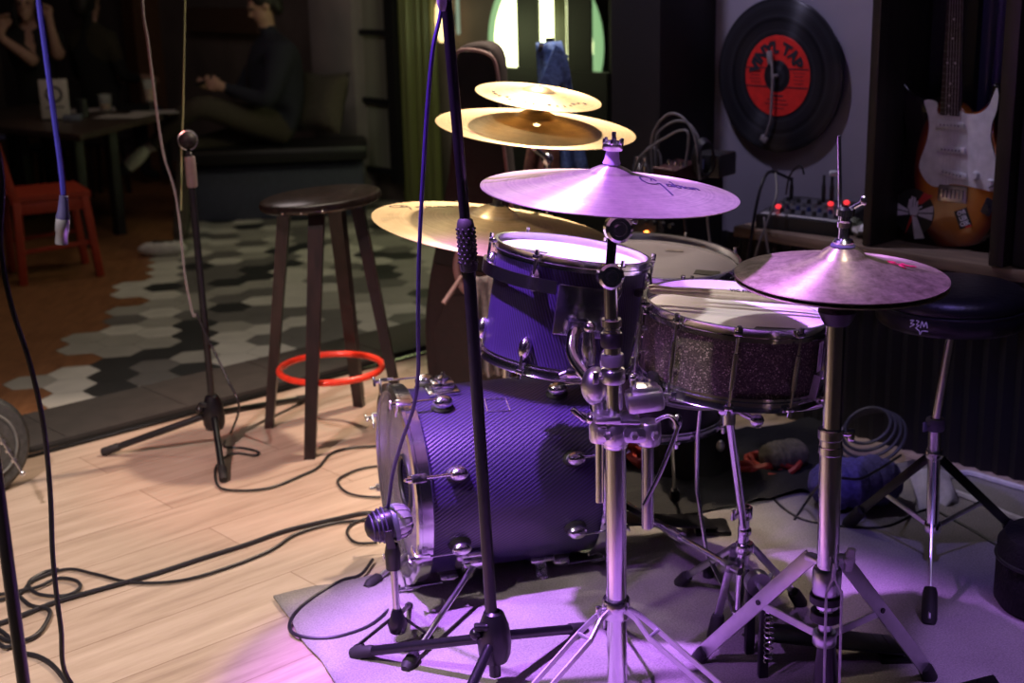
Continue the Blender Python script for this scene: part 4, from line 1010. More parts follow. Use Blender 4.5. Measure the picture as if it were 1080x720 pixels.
mic_stand('microphone_stand', 'tall black tripod microphone stand right in front of the drum kit', H,
          (on_z(376, 694, RZ), on_z(613, 668, RZ), V((-.16, 2.17, RZ))), [H + V((0, 0, -.09)), at(470, 0, fy), at(461, -110, fy)], .0118, .0098, black_metal, (at(494.5, 283, fy), at(490.5, 232, fy)))
s2 = V((-.904, 3.936, .125))
t2s = mic_stand('microphone_stand', 'slim black tripod microphone stand left of the bar stool', s2, (on_z(236, 508, 0), on_z(321, 424, 0), s2 + V((-.33, -.02, -.125))),
          [s2 + V((0, 0, -.05)), at(199, 162, 3.93)], .0105, .0105, black_metal)
collar(t2s, at(201.5, 181, 3.93), (0, 0, 1), .0155, .088, plain('brown_grey_nylon', (.12, .09, .09), .5))
mp_ = at(198, 148, 3.93); md = (EYE - mp_).normalized(); mm_ = thing('microphone', 'black ball microphone seen end-on at the top of the slim stand', 'microphone', matrix=frame(mp_ - md * .02, md))
m = MB(); m.lathe([(.012, -.16), (.013, -.02), (.020, -.004), (.024, 0)], n=24); m.build('body', black_plastic, mm_, local=True)
m = MB(); m.ball((0, 0, .012), .0255, 24, (1, 1, 1)); m.build('grille', plain('dark_wire_mesh', (.010, .008, .010), .55, 0, .4, 400, 0, **{'Specular IOR Level': .2}), mm_, local=True)
m = MB(); m.torus(.0262, .0028, Matrix.Translation((0, 0, .004)), 32, 8); m.build('ring', chrome_dull, mm_, local=True)
m = MB(); a = at(199.5, 164, 3.93); m.rod(a, mp_ - md * .05, .008, 12); m.rod(mp_ - md * .07, mp_ - md * .03, .0175, 18); m.build('clip', black_plastic, t2s)
# near stand at the left edge, its boom above the picture
s3 = at(13, 630, 2.0); s3b = V((s3.x, s3.y, .125))
t3s = mic_stand('microphone_stand', 'upright black microphone stand pole at the left bottom corner, nearest the viewer', s3b, (s3b + V((.24, -.2, -.125)), s3b + V((-.28, .15, -.125)), s3b + V((.0, -.32, -.125))), [s3b + V((0, 0, -.05)), V((s3.x, s3.y, at(32, -150, 2.0).z + .03))], .0105, .0105, black_metal)
bm0 = V((s3.x - .15, s3.y, 1.60)); bm1 = at(32, -150, 2.0); bm0 = V((s3.x - .15, s3.y, bm1.z + .06))
part_rod('boom_arm', bm0, bm1, .008, black_metal, t3s); m = MB(); m.ball(V((s3.x, s3.y, bm1.z + .045)), .02, 14); m.build('boom_joint', black_metal, t3s)
# low tripod stand with the kick microphone
kh = on_z(419, 652, .085); kt = thing('microphone_stand', 'low black tripod stand holding the domed microphone at the bass drum', 'microphone stand', (kh.x, kh.y, 0))
mk = V((on_z(410, 552, .27)))
mk = at(410, 552, 2.66); kpole = at(414, 583, 2.64)
m = MB(); m.lathe([(.009, .022), (.011, .018), (.015, .004), (.021, -.012), (.017, -.03), (0, -.032)], frame(kh, (0, 0, 1)), 22); m.build('hub', black_metal, kt)
part_rod('tube', kh, kpole, .0075, chrome_dull, kt)
m = MB(); m.tube([kpole - V((0, 0, .035)), kpole, kpole + V((0, 0, .02))], [.015, .017, .013], 16); m.build('clip', black_plastic, kt)
for f in (on_z(374, 686, RZ), on_z(455, 674, RZ), on_z(432, 640, RZ)):
    d = V((f.x - kh.x, f.y - kh.y, 0)).normalized(); m = MB(); m.bar(kh + d * .012, f + V((0, 0, .006)), .010, .006, d + V((0, 0, 1)), .001); lg = m.build('leg', black_metal, kt); foot_cap(lg, f + V((0, 0, .014)) - d * .02, f + V((0, 0, .004)), .008)
mdir = V((.93, .30, .12)).normalized(); km = thing('microphone', 'fat domed bass drum microphone with silver mesh front on the low stand', 'microphone', matrix=frame(mk, mdir, (0, 0, 1)))
m = MB(); m.lathe([(0, -.052), (.014, -.049), (.026, -.040), (.033, -.026), (.036, -.010), (.036, .004)], n=36); m.build('body', black_metal, km, local=True)
for k in range(4):
    m = MB(); z = -.038 + k * .009; r = (.0275, .0325, .0355, .0365)[k]; m.lathe([(r, z), (r + .0022, z + .001), (r + .0022, z + .003), (r, z + .004)], n=36); m.build('rib', plain('dark_violet_metal', (.05, .04, .09), .35), km, local=True)
m = MB(); m.lathe([(.036, .004), (.0395, .006), (.0395, .014), (.037, .016)], n=36); m.build('ring', plain('teal_grey_metal', (.16, .17, .22), .35, .6), km, local=True)
m = MB(); m.lathe([(.037, .014), (.036, .026), (.030, .040), (.018, .048), (0, .051)], n=36)
for k in range(12):
    a = 2 * PI * k / 12; m.tube([polar(.0375, a, .015), polar(.0365, a, .027), polar(.0305, a, .041), polar(.018, a, .049)], .0011, 5)
m.build('mesh_grille', plain('silver_mesh', (.60, .58, .62), .3, .7), km, local=True)
m = MB(); m.bar(kpole + V((0, -.012, .015)), mk + V((0, -.038, 0)), .018, .005, (0, 1, 0), .001); m.build('yoke', black_plastic, kt)

# ------------------------------------------------------------------ record on the wall
rcp = on_b(821, 80, .276); RECM = frame(rcp, -BX, AX)
rec = thing('record_clock', 'huge black vinyl record wall decoration with red VINYL TAP label', 'wall decoration', matrix=RECM)
RR = .243
m = MB(); m.lathe([(0, .006), (.155, .006), (.160, .0065), (.236, .0065), (RR, .003), (RR, -.006), (0, -.006)], n=96); m.build('disc', record_vinyl, rec, local=True)
m = MB(); m.lathe([(0, .0075), (.126, .0075), (.127, .006)], n=72); lab = m.build('paper_label', label_red, rec, local=True)
m = MB(); m.lathe([(0, .009), (.050, .009), (.0505, .007)], n=48); m.build('centre_hole', record_vinyl, rec, local=True)
m = MB()
for y in (.024, -.034):
    for s in (-1, 1):
        x0 = math.sqrt(.0505 ** 2 - y * y) if abs(y) < .05 else 0; x1 = math.sqrt(.125 ** 2 - y * y); m.box((s * (x0 + x1) / 2, y, .0083), (x1 - x0, .0032, .001))
for s in (-1, 1):
    for k in range(4): m.box((s * .085, .012 - k * .011, .0083), (.042 - .006 * (k % 2), .0016, .0006))
for k, wd in enumerate((.05, .075, .09, .06)): m.box((0, -.062 - .013 * k, .0083), (wd, .0024 if k else .005, .0006))
m.build('printed_lines', ink_dark, rec, local=True)
for i, (word, ang) in enumerate((('VINYL', 40), ('TAP', -42))):
    vs, fs = text_mesh(word, .050, 0, .0004, 1.0, .0028); out = []
    for p in vs:
        a = math.radians(90 + ang) - p.x / .090; r = .089 + p.y; out.append((r * math.cos(a), r * math.sin(a), .0092 + p.z))
    m = MB(); m.add(out, fs); m.build('lettering', ink_dark, rec, local=True)
m = MB(); m.tube([(-.018, .068, .020), (-.010, .035, .022), (-.006, -.01, .022), (-.008, -.09, .022), (-.010, -.14, .022), (-.020, -.165, .020), (-.034, -.195, .018)], .0042, 10)
m.box((-.02, .058, .020), (.020, .042, .010), None, .003, Matrix.Rotation(.15, 3, 'Z')); m.rod((0, 0, .008), (-.002, 0, .026), .007, 12); m.box((-.038, -.202, .017), (.026, .020, .010), None, .002, Matrix.Rotation(-.5, 3, 'Z'))
m.build('tonearm', plain('grey_cast_metal', (.32, .29, .30), .5, .4), rec, local=True)

# ------------------------------------------------------------------ electric guitar in the alcove
GB = .135
def gz(x, y): return az(x, y, GB)
g0 = gz(1003, 258); GM = Matrix(((AX.x, BX.x, 0, 0), (AX.y, BX.y, 0, 0), (0, 0, 1, 0), (0, 0, 0, 1)))
go = room(g0[0], GB, .600); GM = Matrix.Translation(go) @ GM       # x along the wall, y into it, z up
gt = thing('electric_guitar', 'sunburst electric guitar with white pickguard standing upright in the wall alcove', 'guitar', matrix=GM)
def gp(x, y): a, z = gz(x, y); return (a - g0[0], z - .600)
GX = Matrix(((1, 0, 0, 0), (0, 0, 1, 0), (0, 1, 0, 0), (0, 0, 0, 1)))  # polygon (x, z) extruded along y
def gpoly(pix, n=5): return [(p.x, p.y) for p in spline([(*gp(x, y), 0) for x, y in pix], n, True)]
body = gpoly([(994, 101), (984, 104), (974, 102), (965, 96), (957, 85), (951, 72), (947, 67), (943, 72), (942, 84), (945, 98), (951, 114), (957, 128), (959, 142), (956, 156), (950, 170), (944, 186), (940, 206), (941, 228), (949, 247), (964, 257), (985, 260),
              (1010, 260), (1034, 257), (1052, 246), (1062, 226), (1065, 200), (1062, 176), (1057, 156), (1053, 138), (1055, 124), (1059, 108), (1059, 94), (1055, 88), (1050, 90), (1048, 102), (1042, 112), (1033, 118), (1024, 118), (1016, 110), (1006, 106)], 3)
m = MB(); m.prism(body, -.022, .022, GX, .007); m.build('body', sunburst, gt, local=True)
pg = gpoly([(980, 105), (993, 107), (994, 119), (1012, 119), (1018, 116), (1024, 119), (1036, 119), (1046, 113), (1051, 104), (1056, 92), (1058, 100), (1056, 116), (1051, 130), (1050, 146), (1054, 162), (1058, 184), (1054, 200), (1040, 198), (1020, 194), (1008, 193), (994, 196), (984, 192), (976, 180), (975, 170), (982, 150), (985, 134), (984, 120)], 3)
m = MB(); m.prism(pg, -.0255, -.022, GX); m.build('pickguard', white_paint, gt, local=True)
for k, (x, y, ang) in enumerate(((1008, 131, 0), (1009, 157, 0), (1010, 182, .14))):
    c = gp(x, y); Mx = Matrix.Translation((c[0], 0, c[1])) @ Matrix.Rotation(ang, 4, 'Y')
    m = MB(); m.box((0, -.0285, 0), (.084, .008, .019), Mx, .004); p_ = m.build('pickup', white_paint, gt, local=True)
    m = MB()
    for j in range(6): m.rod(Mx @ V((-.027 + .0108 * j, -.034, 0)), Mx @ V((-.027 + .0108 * j, -.030, 0)), .0026, 8)
    m.build('pole_pieces', plain('dull_violet_steel', (.16, .14, .25), .5, .5), p_, local=True)
for x, y in ((1034, 184), (1050, 192), (1052, 212)):
    c = gp(x, y)
    if y > 200: continue
    m = MB(); F = Matrix.Translation((c[0], -.0255, c[1])) @ Matrix.Rotation(PI / 2, 4, 'X'); m.lathe([(0.0, .012), (.009, .012), (.0115, .003), (.0135, 0), (0, 0)], F, 24); m.build('knob', white_paint, gt, local=True)
c = gp(1010, 203); m = MB(); m.box((c[0], -.026, c[1]), (.088, .008, .046), None, .003)
for j in range(6): m.box((c[0] - .030 + .0122 * j, -.032, c[1]), (.0095, .008, .026), None, .002)
m.build('bridge', chrome_dull, gt, local=True)
c = gp(1047, 217); m = MB(); m.box((c[0], -.025, c[1]), (.030, .008, .046), None, .004, Matrix.Rotation(.4, 3, 'Y')); m.rod((c[0], -.026, c[1]), (c[0], -.034, c[1]), .007, 12); m.build('jack_plate', plain('dark_plate', (.05, .05, .08), .3, .7), gt, local=True)
# neck, frets, dots, strings
c0 = gp(1007, 121); hw0, hw1 = .0285, .0215; LN = .47
m = MB(); m.prism([(c0[0] - hw0, c0[1]), (c0[0] + hw0, c0[1]), (c0[0] + hw1 - .004, c0[1] + LN), (c0[0] - hw1 - .004, c0[1] + LN)], -.030, -.010, GX, .002); m.m = 1; zb = gp(1010, 203)[1]; scale = c0[1] + LN - zb - .01
for k in range(1, 22):
    z = zb + scale * 2 ** (-k / 12) if False else c0[1] + LN - scale * (1 - 2 ** (-k / 12.0))
    if z > c0[1]: w_ = hw0 + (hw1 - hw0) * (z - c0[1]) / LN; m.box((c0[0] - .002, -.0305, z), (2 * w_ - .002, .0022, .0018))
m.m = 2
for k in (3, 5, 7, 9, 12, 15, 17, 19, 21):
    z = c0[1] + LN - scale * (1 - 2 ** (-(k - .5) / 12.0))
    for dx in ((-.012, .012) if k == 12 else (0,)): m.rod((c0[0] - .002 + dx, -.0312, z), (c0[0] - .002 + dx, -.030, z), .0032, 10)
m.build('neck', [fret_wood, plain('dull_fret_wire', (.14, .13, .14), .5, .5), white_paint], gt, local=True)
m = MB()
for j in range(6): m.rod((gp(1010, 203)[0] - .026 + .0104 * j, -.037, zb), (c0[0] - .019 + .0068 * j, -.033, c0[1] + LN), .0006, 5)
m.build('strings', chrome_dull, gt, local=True)
m = MB(); zt = c0[1] + LN - .003; m.prism([(c0[0] - .026, zt), (c0[0] + .018, zt), (c0[0] + .030, zt + .05), (c0[0] + .034, zt + .13), (c0[0] + .010, zt + .17), (c0[0] - .030, zt + .15), (c0[0] - .024, zt + .06)], -.026, -.012, GX, .002); m.build('headstock', stick_wood, gt, local=True)
m = MB(); c = gp(947, 64); m.rod((c[0], 0, c[1] - .006), (c[0], 0, c[1] + .006), .005, 10); m.build('strap_button', chrome, gt, local=True)
# round black sticker with a white raised hand and red bolt, and a small lettered one
sc_ = gp(968, 222)
def disc2(mb, c, r, y0, n=36, sx=1.0): mb.prism([(c[0] + r * sx * math.cos(2 * PI * i / n), c[1] + r * math.sin(2 * PI * i / n)) for i in range(n)], y0, y0 + .0006, GX)
m = MB(); disc2(m, sc_, .066, -.0228, 40); stk = m.build('sticker', black_plastic, gt, local=True)
def spoly(mb, pts, y): mb.prism([(sc_[0] + x, sc_[1] + z) for x, z in pts], y, y + .0004, GX)
m = MB()
spoly(m, [(.026, .025), (.060, .052), (.030, .058), (.006, .020)], -.0232); spoly(m, [(-.008, -.012), (.004, -.01), (-.024, -.070)], -.0232); m.build('red_bolt', plain('sticker_red', (.6, .03, .03), .5), stk, local=True)
m = MB()
for s in (-1, 1):
    spoly(m, [(s * .016, .004), (s * .062, .024), (s * .063, .004), (s * .016, -.001)], -.0236); spoly(m, [(s * .016, -.004), (s * .063, .000), (s * .060, -.018), (s * .016, -.010)], -.0236)
spoly(m, [(-.004, -.012), (.012, -.014), (.040, -.072), (.008, -.078)], -.0236)
spoly(m, [(-.016, .012), (-.010, -.010), (.012, -.010), (.018, .010), (.012, .016)], -.0240)
for x0, x1, h in ((-.016, -.012, .036), (-.008, -.005, .044), (.001, .003, .042), (.009, .011, .032)): spoly(m, [(x0 - .003, .008), (x0 + .004, .008), (x1 + .003, h), (x1 - .003, h)], -.0240)
spoly(m, [(.012, .0), (.018, .010), (.028, .016), (.026, .020), (.014, .014)], -.0240)
m.build('white_hand', ink_white, stk, local=True)
c = gp(1020.5, 229); Mx = Matrix.Translation((c[0], -.0232, c[1])) @ Matrix.Rotation(-.42, 4, 'Y') 
m = MB(); m.box((0, 0, 0), (.040, .0008, .052), Mx); s2_ = m.build('sticker', black_plastic, gt, local=True)
for k, w_ in enumerate(('OVI', 'LEB', 'CEK')):
    vs, fs = text_mesh(w_, .0165, 0, .0002, .95, .0006); m = MB(); m.add([(p.x, -.0008, p.y + .016 - .0155 * k) for p in vs], fs, Mx); m.build('lettering', ink_white, s2_, local=True)
m = MB(); m.box((.008, -.0006, -.0255), (.020, .0006, .006), Mx); m.build('red_corner', label_red, s2_, local=True)

# ------------------------------------------------------------------ shelf things: mixer, cables, clutter
SHZ = .598
mxa, mxb = -.300, .135; MX = room(-.205, .125, SHZ); MXM = Matrix.Translation(MX) @ Matrix.Rotation(-TH + .10, 4, 'Z')
mx = thing('mixing_desk', 'small black audio mixing desk with red lit buttons on the shelf', 'mixer', matrix=MXM)
MW, MD = .285, .205
m = MB(); prof = [(-MD / 2, .0), (MD / 2, .0), (MD / 2, .070), (MD / 2 - .03, .070), (-MD / 2, .040)]
MYZ = Matrix(((0, 0, 1, 0), (1, 0, 0, 0), (0, 1, 0, 0), (0, 0, 0, 1)))
m.prism(prof, -MW / 2, MW / 2, MYZ, .003); m.build('case', black_plastic, mx, local=True)
def mtop(x, y): return V((x, y, .0405 + (.030) * (y + MD / 2) / (MD - .03)))
m = MB(); q = [mtop(sx * (MW / 2 - .010), y) + V((0, 0, .001)) for sx, y in ((-1, -MD / 2 + .008), (1, -MD / 2 + .008), (1, MD / 2 - .032), (-1, MD / 2 - .032))]; m.add(q, [(0, 1, 2, 3)]); m.build('faceplate', plain('dark_grey_faceplate', (.10, .10, .12), .35, .3), mx, local=True)
m = MB(); q = [mtop(x, y) + V((0, 0, .0016)) for x, y in ((-MW / 2 + .012, -MD / 2 + .010), (MW / 2 - .012, -MD / 2 + .010), (MW / 2 - .012, -MD / 2 + .024), (-MW / 2 + .012, -MD / 2 + .024))]; m.add(q, [(0, 1, 2, 3)]); m.build('fader_scale', plain('pale_scale_strip', (.45, .44, .46), .4), mx, local=True)
rr = random.Random(9); kc = [black_plastic, plain('grey_knob', (.09, .09, .10), .4), plain('dark_blue_knob', (.02, .03, .10), .4)]
for i in range(7):
    for j in range(4):
        p = mtop(-MW / 2 + .03 + i * .037, -MD / 2 + .042 + j * .032); m = MB(); m.lathe([(0, .013), (.0055, .013), (.0075, .002), (.0085, 0)], Matrix.Translation(p), 14); m.build('knob', kc[(i * 3 + j * 2) % 3], mx, local=True)
for x, y in ((-.095, -.05), (.045, .02), (.085, .045)):
    m = MB(); p = mtop(x, y); m.ball(p + V((0, 0, .012)), .0095, 12, (1, 1, .8)); m.build('lit_button', red_glow, mx, local=True)
def plug(name, label, p, h, tipmat, grp='jack plugs standing in the mixing desk'):
    m = MB(); m.lathe([(.003, 0), (.0055, .004), (.0065, .012), (.0065, h * .62), (.0045, h * .7), (.0045, h), (.0, h)], Matrix.Translation(p), 16); o = m.build(name, black_rubber, origin=p); tag(o, label, 'plug', grp)
    if tipmat: m = MB(); m.box(V(p) + V((.004, 0, h + .008)), (.026, .016, .016), None, .004); m.build('tag', tipmat, o)
    return o
for k, (px, lab, tp_) in enumerate(((841, 'black jack plug standing in the mixing desk, the one with no tag', None), (848, 'black jack plug with a white tag on top in the mixing desk', white_paint))):
    p = MXM @ (mtop(.0 + k * .028, .055)); plug('jack_plug', lab, p, .085, tp_)
p = MXM @ mtop(-.11, .05); plug('jack_plug', 'fat black plug at the near left end of the mixing desk', p, .07, None)

def cable(name, label, pts, r, mat, n=8, seg=8, group=None, cat='cable', ends=None):
    m = MB(); sp_ = spline(pts, n); m.tube(sp_, r, seg); o = m.build(name, mat, origin=V(pts[0])); tag(o, label, cat, group); return o
SB_ = lambda x, y, b: on_b(x, y, b)
cable('audio_cable', 'black cable arching from the left end of the mixing desk down over the shelf edge', [MXM @ V((-.11, .05, .13)), SB_(815, 181, .08), SB_(806, 188, .0), SB_(798, 215, -.04), SB_(793, 245, -.05), SB_(788, 275, -.05), SB_(784, 300, -.05)], .0048, cable_black, 8)
cable('audio_cable', 'pale grey cable hanging from the black loop over the shelf edge, first from the amplifier', [SB_(818, 183, .06), SB_(819, 205, .0), SB_(810, 232, -.04), SB_(803, 250, -.05), SB_(796, 272, -.05), SB_(790, 300, -.05)], .0040, cable_grey, 8)
cable('audio_cable', 'thin grey cable looped over the shelf front, farthest from the amplifier', [SB_(806, 232, .02), SB_(806, 231, -.04), SB_(808, 252, -.05), SB_(813, 275, -.05), SB_(820, 296, -.05)], .0036, cable_grey, 8)
cable('audio_cable', 'thin black lead curving up from the mixing desk to the tagged plug', [SB_(829, 205, .12), SB_(832, 188, .11), SB_(838, 178, .11), SB_(845, 175, .11), SB_(848, 184, .11)], .003, cable_black, 8)
# crumpled bits right of the mixer
def crumple(name, label, c, r, mat, seed, sc=(1, 1, .7), cat='wrapper', grp=None):
    m = MB(); m.ball((0, 0, 0), r, 18, sc); rr = random.Random(seed)
    m.v = [V(v) * (1 + rr.uniform(-.28, .28)) for v in m.v]; zmin = min(v.z for v in m.v); m.v = [v - V((0, 0, zmin)) for v in m.v]
    o = m.build(name, mat, local=True, matrix=Matrix.Translation(V(c)), sharp=20); return tag(o, label, cat, grp)
def shelf_at(px, py): p = on_z(px, py, SHZ); return p
crumple('crumpled_wrapper', 'dull green crumpled wrapper on the shelf just right of the mixing desk', shelf_at(898, 246), .030, plain('dull_green_foil', (.16, .18, .12), .4), 1)
crumple('crumpled_wrapper', 'pale crumpled wrapper in the middle of the shelf clutter', shelf_at(907, 250), .022, plain('pale_foil', (.40, .36, .34), .35), 2)
crumple('crumpled_paper', 'crumpled white paper lump on the shelf next to the guitar alcove post', shelf_at(917, 251), .030, white_paint, 3, cat='paper')

# ------------------------------------------------------------------ amplifier with gear on top
AMB = -.30
a0_, a1_ = az(642, 240, AMB)[0], az(764, 200, -.02)[0]; AZ = az(764, 181, -.02)[1]
AMM = Matrix.Translation(room((a0_ + a1_) / 2, AMB + .14, 0)) @ Matrix.Rotation(-TH, 4, 'Z'); AW = a1_ - a0_
amp = thing('guitar_amplifier', 'black guitar amplifier cabinet with an orange pilot light behind the floor tom', 'amplifier', matrix=AMM)
m = MB(); m.box((0, 0, AZ / 2 + .01), (AW, .28, AZ - .02), None, .012); m.build('cabinet', black_fabric, amp, local=True)
m = MB(); m.box((0, -.141, AZ * .42), (AW - .06, .008, AZ * .62), None, .003); m.build('grille_cloth', plain('black_grille_cloth', (.012, .012, .013), .9, 0, .5, 300), amp, local=True)
m = MB(); m.box((0, -.142, AZ * .84), (AW - .05, .010, AZ * .14), None, .003); m.build('control_panel', black_plastic, amp, local=True)
lp = AMM.inverted() @ on_b(683, 246, AMB - .005); m = MB(); m.ball((lp.x, -.150, lp.z), .0085, 12); m.build('pilot_light', amber_glow, amp, local=True)
for k in range(6): m = MB(); m.rod((-.02 + k * .035, -.147, AZ * .84), (-.02 + k * .035, -.162, AZ * .84), .008, 12); m.build('knob', black_plastic, amp, local=True)
for sx_ in (-1, 1):
    for sy_ in (-1, 1): m = MB(); m.rod((sx_ * (AW / 2 - .05), sy_ * .1, 0), (sx_ * (AW / 2 - .05), sy_ * .1, .022), .02, 14); m.build('foot', black_rubber, amp, local=True)
AT = lambda px, py, b: on_b(px, py, b)
def amp_top(px, b):
    """point on the amplifier's top at room depth b under picture column px"""
    p = on_b(px, 200, b); return V((p.x, p.y, AZ + .001))
q = amp_top(752, -.10); bm_ = MB(); Mb = Matrix.Translation(q) @ Matrix.Rotation(-TH + .2, 4, 'Z')
bx_ = thing('effects_box', 'black effects box with a blue grey panel standing on the amplifier end', 'effects box', matrix=Mb)
m = MB(); m.box((0, 0, .035), (.10, .11, .07), None, .006); m.build('case', black_plastic, bx_, local=True); m = MB(); m.box((-.02, -.056, .04), (.035, .003, .03), None, .001); m.build('panel', plain('blue_grey_panel', (.22, .26, .5), .4), bx_, local=True)  # plain blue grey plate on the box front
q = amp_top(712, -.22); Mb = Matrix.Translation(q) @ Matrix.Rotation(-TH - .1, 4, 'Z'); ef = thing('effects_pedal', 'flat pedal with pale red edge and chrome buttons on the amplifier', 'effects pedal', matrix=Mb)
m = MB(); m.prism([(-.05, 0), (.05, 0), (.05, .05), (-.05, .03)], -.045, .045, MYZ, .003); m.build('case', plain('dark_red_case', (.045, .012, .014), .4), ef, local=True)
m = MB(); m.bar((-.043, -.048, .034), (.043, -.048, .034), .008, .004); m.build('front_edge', pink_trim, ef, local=True)
for k in range(3): m = MB(); m.lathe([(0, .014), (.006, .014), (.008, 0)], Matrix.Translation((-.028 + k * .028, 0, .040)), 14); m.build('knob', chrome, ef, local=True)
for k, (px, lab) in enumerate(((672, 'small chrome knobbed switch on the amplifier, left one of two'), (680, 'small chrome knobbed switch on the amplifier, right one of two'))):
    q = amp_top(px, -.20); m = MB(); m.lathe([(.014, 0), (.014, .022), (.010, .028), (.008, .05), (0, .052)], Matrix.Translation(q), 18); o = m.build('foot_switch', chrome, origin=q); tag(o, lab, 'switch', 'chrome switches on the amplifier')
# looping patch cables and a coiled black cable on top of the amplifier
def lp3(lst, b): return [on_b(x, y, b) for x, y in lst]
cable('patch_cable', 'grey patch cable making the tallest loop above the amplifier', [amp_top(688, -.2)] + lp3([(687, 150), (692, 134), (702, 122), (712, 120), (722, 126), (731, 140), (735, 158)], -.2) + [amp_top(738, -.2)], .0042, cable_grey)
cable('patch_cable', 'grey patch cable in the middle loop above the amplifier', [amp_top(692, -.18)] + lp3([(692, 148), (698, 136), (712, 128), (724, 129), (732, 137), (738, 152)], -.18) + [amp_top(740, -.18)], .0042, cable_grey)
cable('patch_cable', 'grey patch cable running low and slanting from chrome switches to the loop tops', [amp_top(668, -.22)] + lp3([(675, 166), (688, 154), (704, 144), (716, 138), (725, 139), (726, 152), (724, 168)], -.22) + [amp_top(722, -.22)], .0042, cable_grey)
cable('patch_cable', 'short grey lead arching over the chrome switches', [amp_top(676, -.17)] + lp3([(682, 158), (689, 156), (696, 163)], -.17) + [amp_top(698, -.17)], .004, cable_grey)
m = MB(); q = amp_top(741, -.17); 
for k in range(5): m.torus(.052 - .002 * k, .0052, Matrix.Translation(q + V((0, 0, .060))) @ Matrix.Rotation(-TH + .9 + .09 * k, 4, 'Z') @ Matrix.Rotation(PI / 2, 4, 'X') @ Matrix.Translation((0, 0, .004 * k)) @ Matrix.Diagonal((.62, 1.1, 1, 1)), 40, 8)
o = m.build('cable_coil', cable_black, origin=q); tag(o, 'black coiled cable standing upright on the amplifier beside the effects box', 'cable')
for k, (x0, lab) in enumerate(((722, 'dark cable hanging down the amplifier front, left one'), (746, 'pale dark cable hanging down the amplifier front, right one'))):
    cable('audio_cable', lab, lp3([(x0, 225), (x0 + 1, 240), (x0 + 4, 262), (x0 + 9, 285)], -.33) + [on_b(x0 + 12, 330, -.34)], .004, cable_black if k == 0 else cable_grey)

# ------------------------------------------------------------------ gig bag, denim and cloth behind the kit
gb = at(500, 440, 4.22); gb.z = 0; GBM = Matrix.Translation((-.085, 4.24, 0)) @ Matrix.Rotation(-.25, 4, 'Z')
gg = thing('gig_bag', 'dark wine nylon guitar gig bag with pale pink piping standing on its end', 'gig bag', matrix=GBM)
ol = [(-.15, 0), (.16, 0), (.19, .05), (.185, .30), (.15, .46), (.13, .60), (.10, .80), (.085, 1.02), (.082, 1.12), (.06, 1.165), (.02, 1.175), (-.035, 1.165), (-.058, 1.12), (-.062, 1.0), (-.09, .78), (-.13, .60), (-.165, .46), (-.19, .28), (-.18, .05)]
olp = [(p.x, p.y) for p in spline([(x, y, 0) for x, y in ol], 3, True)]
XZ = Matrix(((1, 0, 0, 0), (0, 0, 1, 0), (0, 1, 0, 0), (0, 0, 0, 1)))
m = MB(); m.prism(olp, -.05, .06, XZ, .02); m.build('body', wine_fabric, gg, local=True)
up_ = [p for p in olp if p[1] > .40]
m = MB(); top_ = [(.150, .46), (.10, .80), (.085, 1.02), (.08, 1.11), (.06, 1.15), (-.035, 1.15), (-.055, 1.11), (-.060, 1.0), (-.088, .78), (-.13, .60), (-.15, .5)]
m.prism([(p[0] * .97, p[1]) for p in top_], -.058, -.045, XZ, .004); m.build('upper_pocket', black_fabric, gg, local=True)
m = MB(); m.tube(spline([(.145, -.055, .40), (.115, -.058, .66), (.088, -.060, .92), (.080, -.060, 1.08), (.055, -.060, 1.14), (-.03, -.060, 1.155), (-.058, -.058, 1.12)], 6), .0055, 8); m.build('piping', pink_trim, gg, local=True)
m = MB(); m.tube(spline([(-.045, -.06, .58), (-.060, -.09, .50), (-.035, -.10, .43), (.02, -.10, .42), (.05, -.09, .47), (.055, -.06, .56)], 6), .012, 10); m.build('carry_handle', pink_trim, gg, local=True)
m = MB(); m.tube(spline([(-.010, -.065, .36), (-.022, -.066, .26), (-.020, -.066, .14), (-.045, -.066, .02)], 6), .0055, 8); m.build('pocket_piping', pink_trim, gg, local=True)
m = MB(); m.prism([(-.14, .03), (.15, .03), (.16, .28), (.10, .40), (-.10, .40), (-.16, .28)], -.062, -.046, XZ, .006); m.build('lower_pocket', wine_fabric, gg, local=True)
# short pink stick leaning out in front of the bag
m = MB(); m.tube([at(487, 291, 4.0), at(478, 305, 3.98), at(468, 320, 3.96)], [.006, .0075, .0085], 10)
o = m.build('umbrella_stick', pink_trim, parent=gg)
# denim jacket on a peg
def cloth(name, label, quad, mat, cat, folds=4, amp=.018, nu=26, nv=14, thick=.008):
    """a hanging cloth over the four corners tl, tr, br, bl with soft folds"""
    tl, tr, br, bl = [V(q) for q in quad]; m = MB(); vs = []; fs = []; nrm = (tr - tl).cross(bl - tl).normalized()
    for j in range(nv + 1):
        for i in range(nu + 1):
            u, v = i / nu, j / nv; p = tl.lerp(tr, u).lerp(bl.lerp(br, u), v)
            vs.append(p + nrm * (amp * v ** .6 * math.sin(u * folds * 2 * PI + 1.3 * v) + amp * .6 * math.sin(u * folds * 3.7 + v * 5)))
    for j in range(nv):
        for i in range(nu): b = j * (nu + 1) + i; fs.append((b, b + 1, b + nu + 2, b + nu + 1))
    m.add(vs, fs); o = m.build(name, mat, origin=tl, sharp=80); s = o.modifiers.new('thickness', 'SOLIDIFY'); s.thickness = thick; tag(o, label, cat); return o
DY = 4.45
hook = at(575, 44, DY)
cs_ = thing('coat_stand', 'dark coat stand post behind the stacked cymbals carrying the denim jacket', 'coat stand', (at(584, 300, DY + .08).x, DY + .08, 0))
cx_ = at(584, 300, DY + .08).x; m = MB(); m.rod((cx_, DY + .08, 0), (cx_, DY + .08, 1.165), .014, 16); m.build('post', black_metal, cs_)
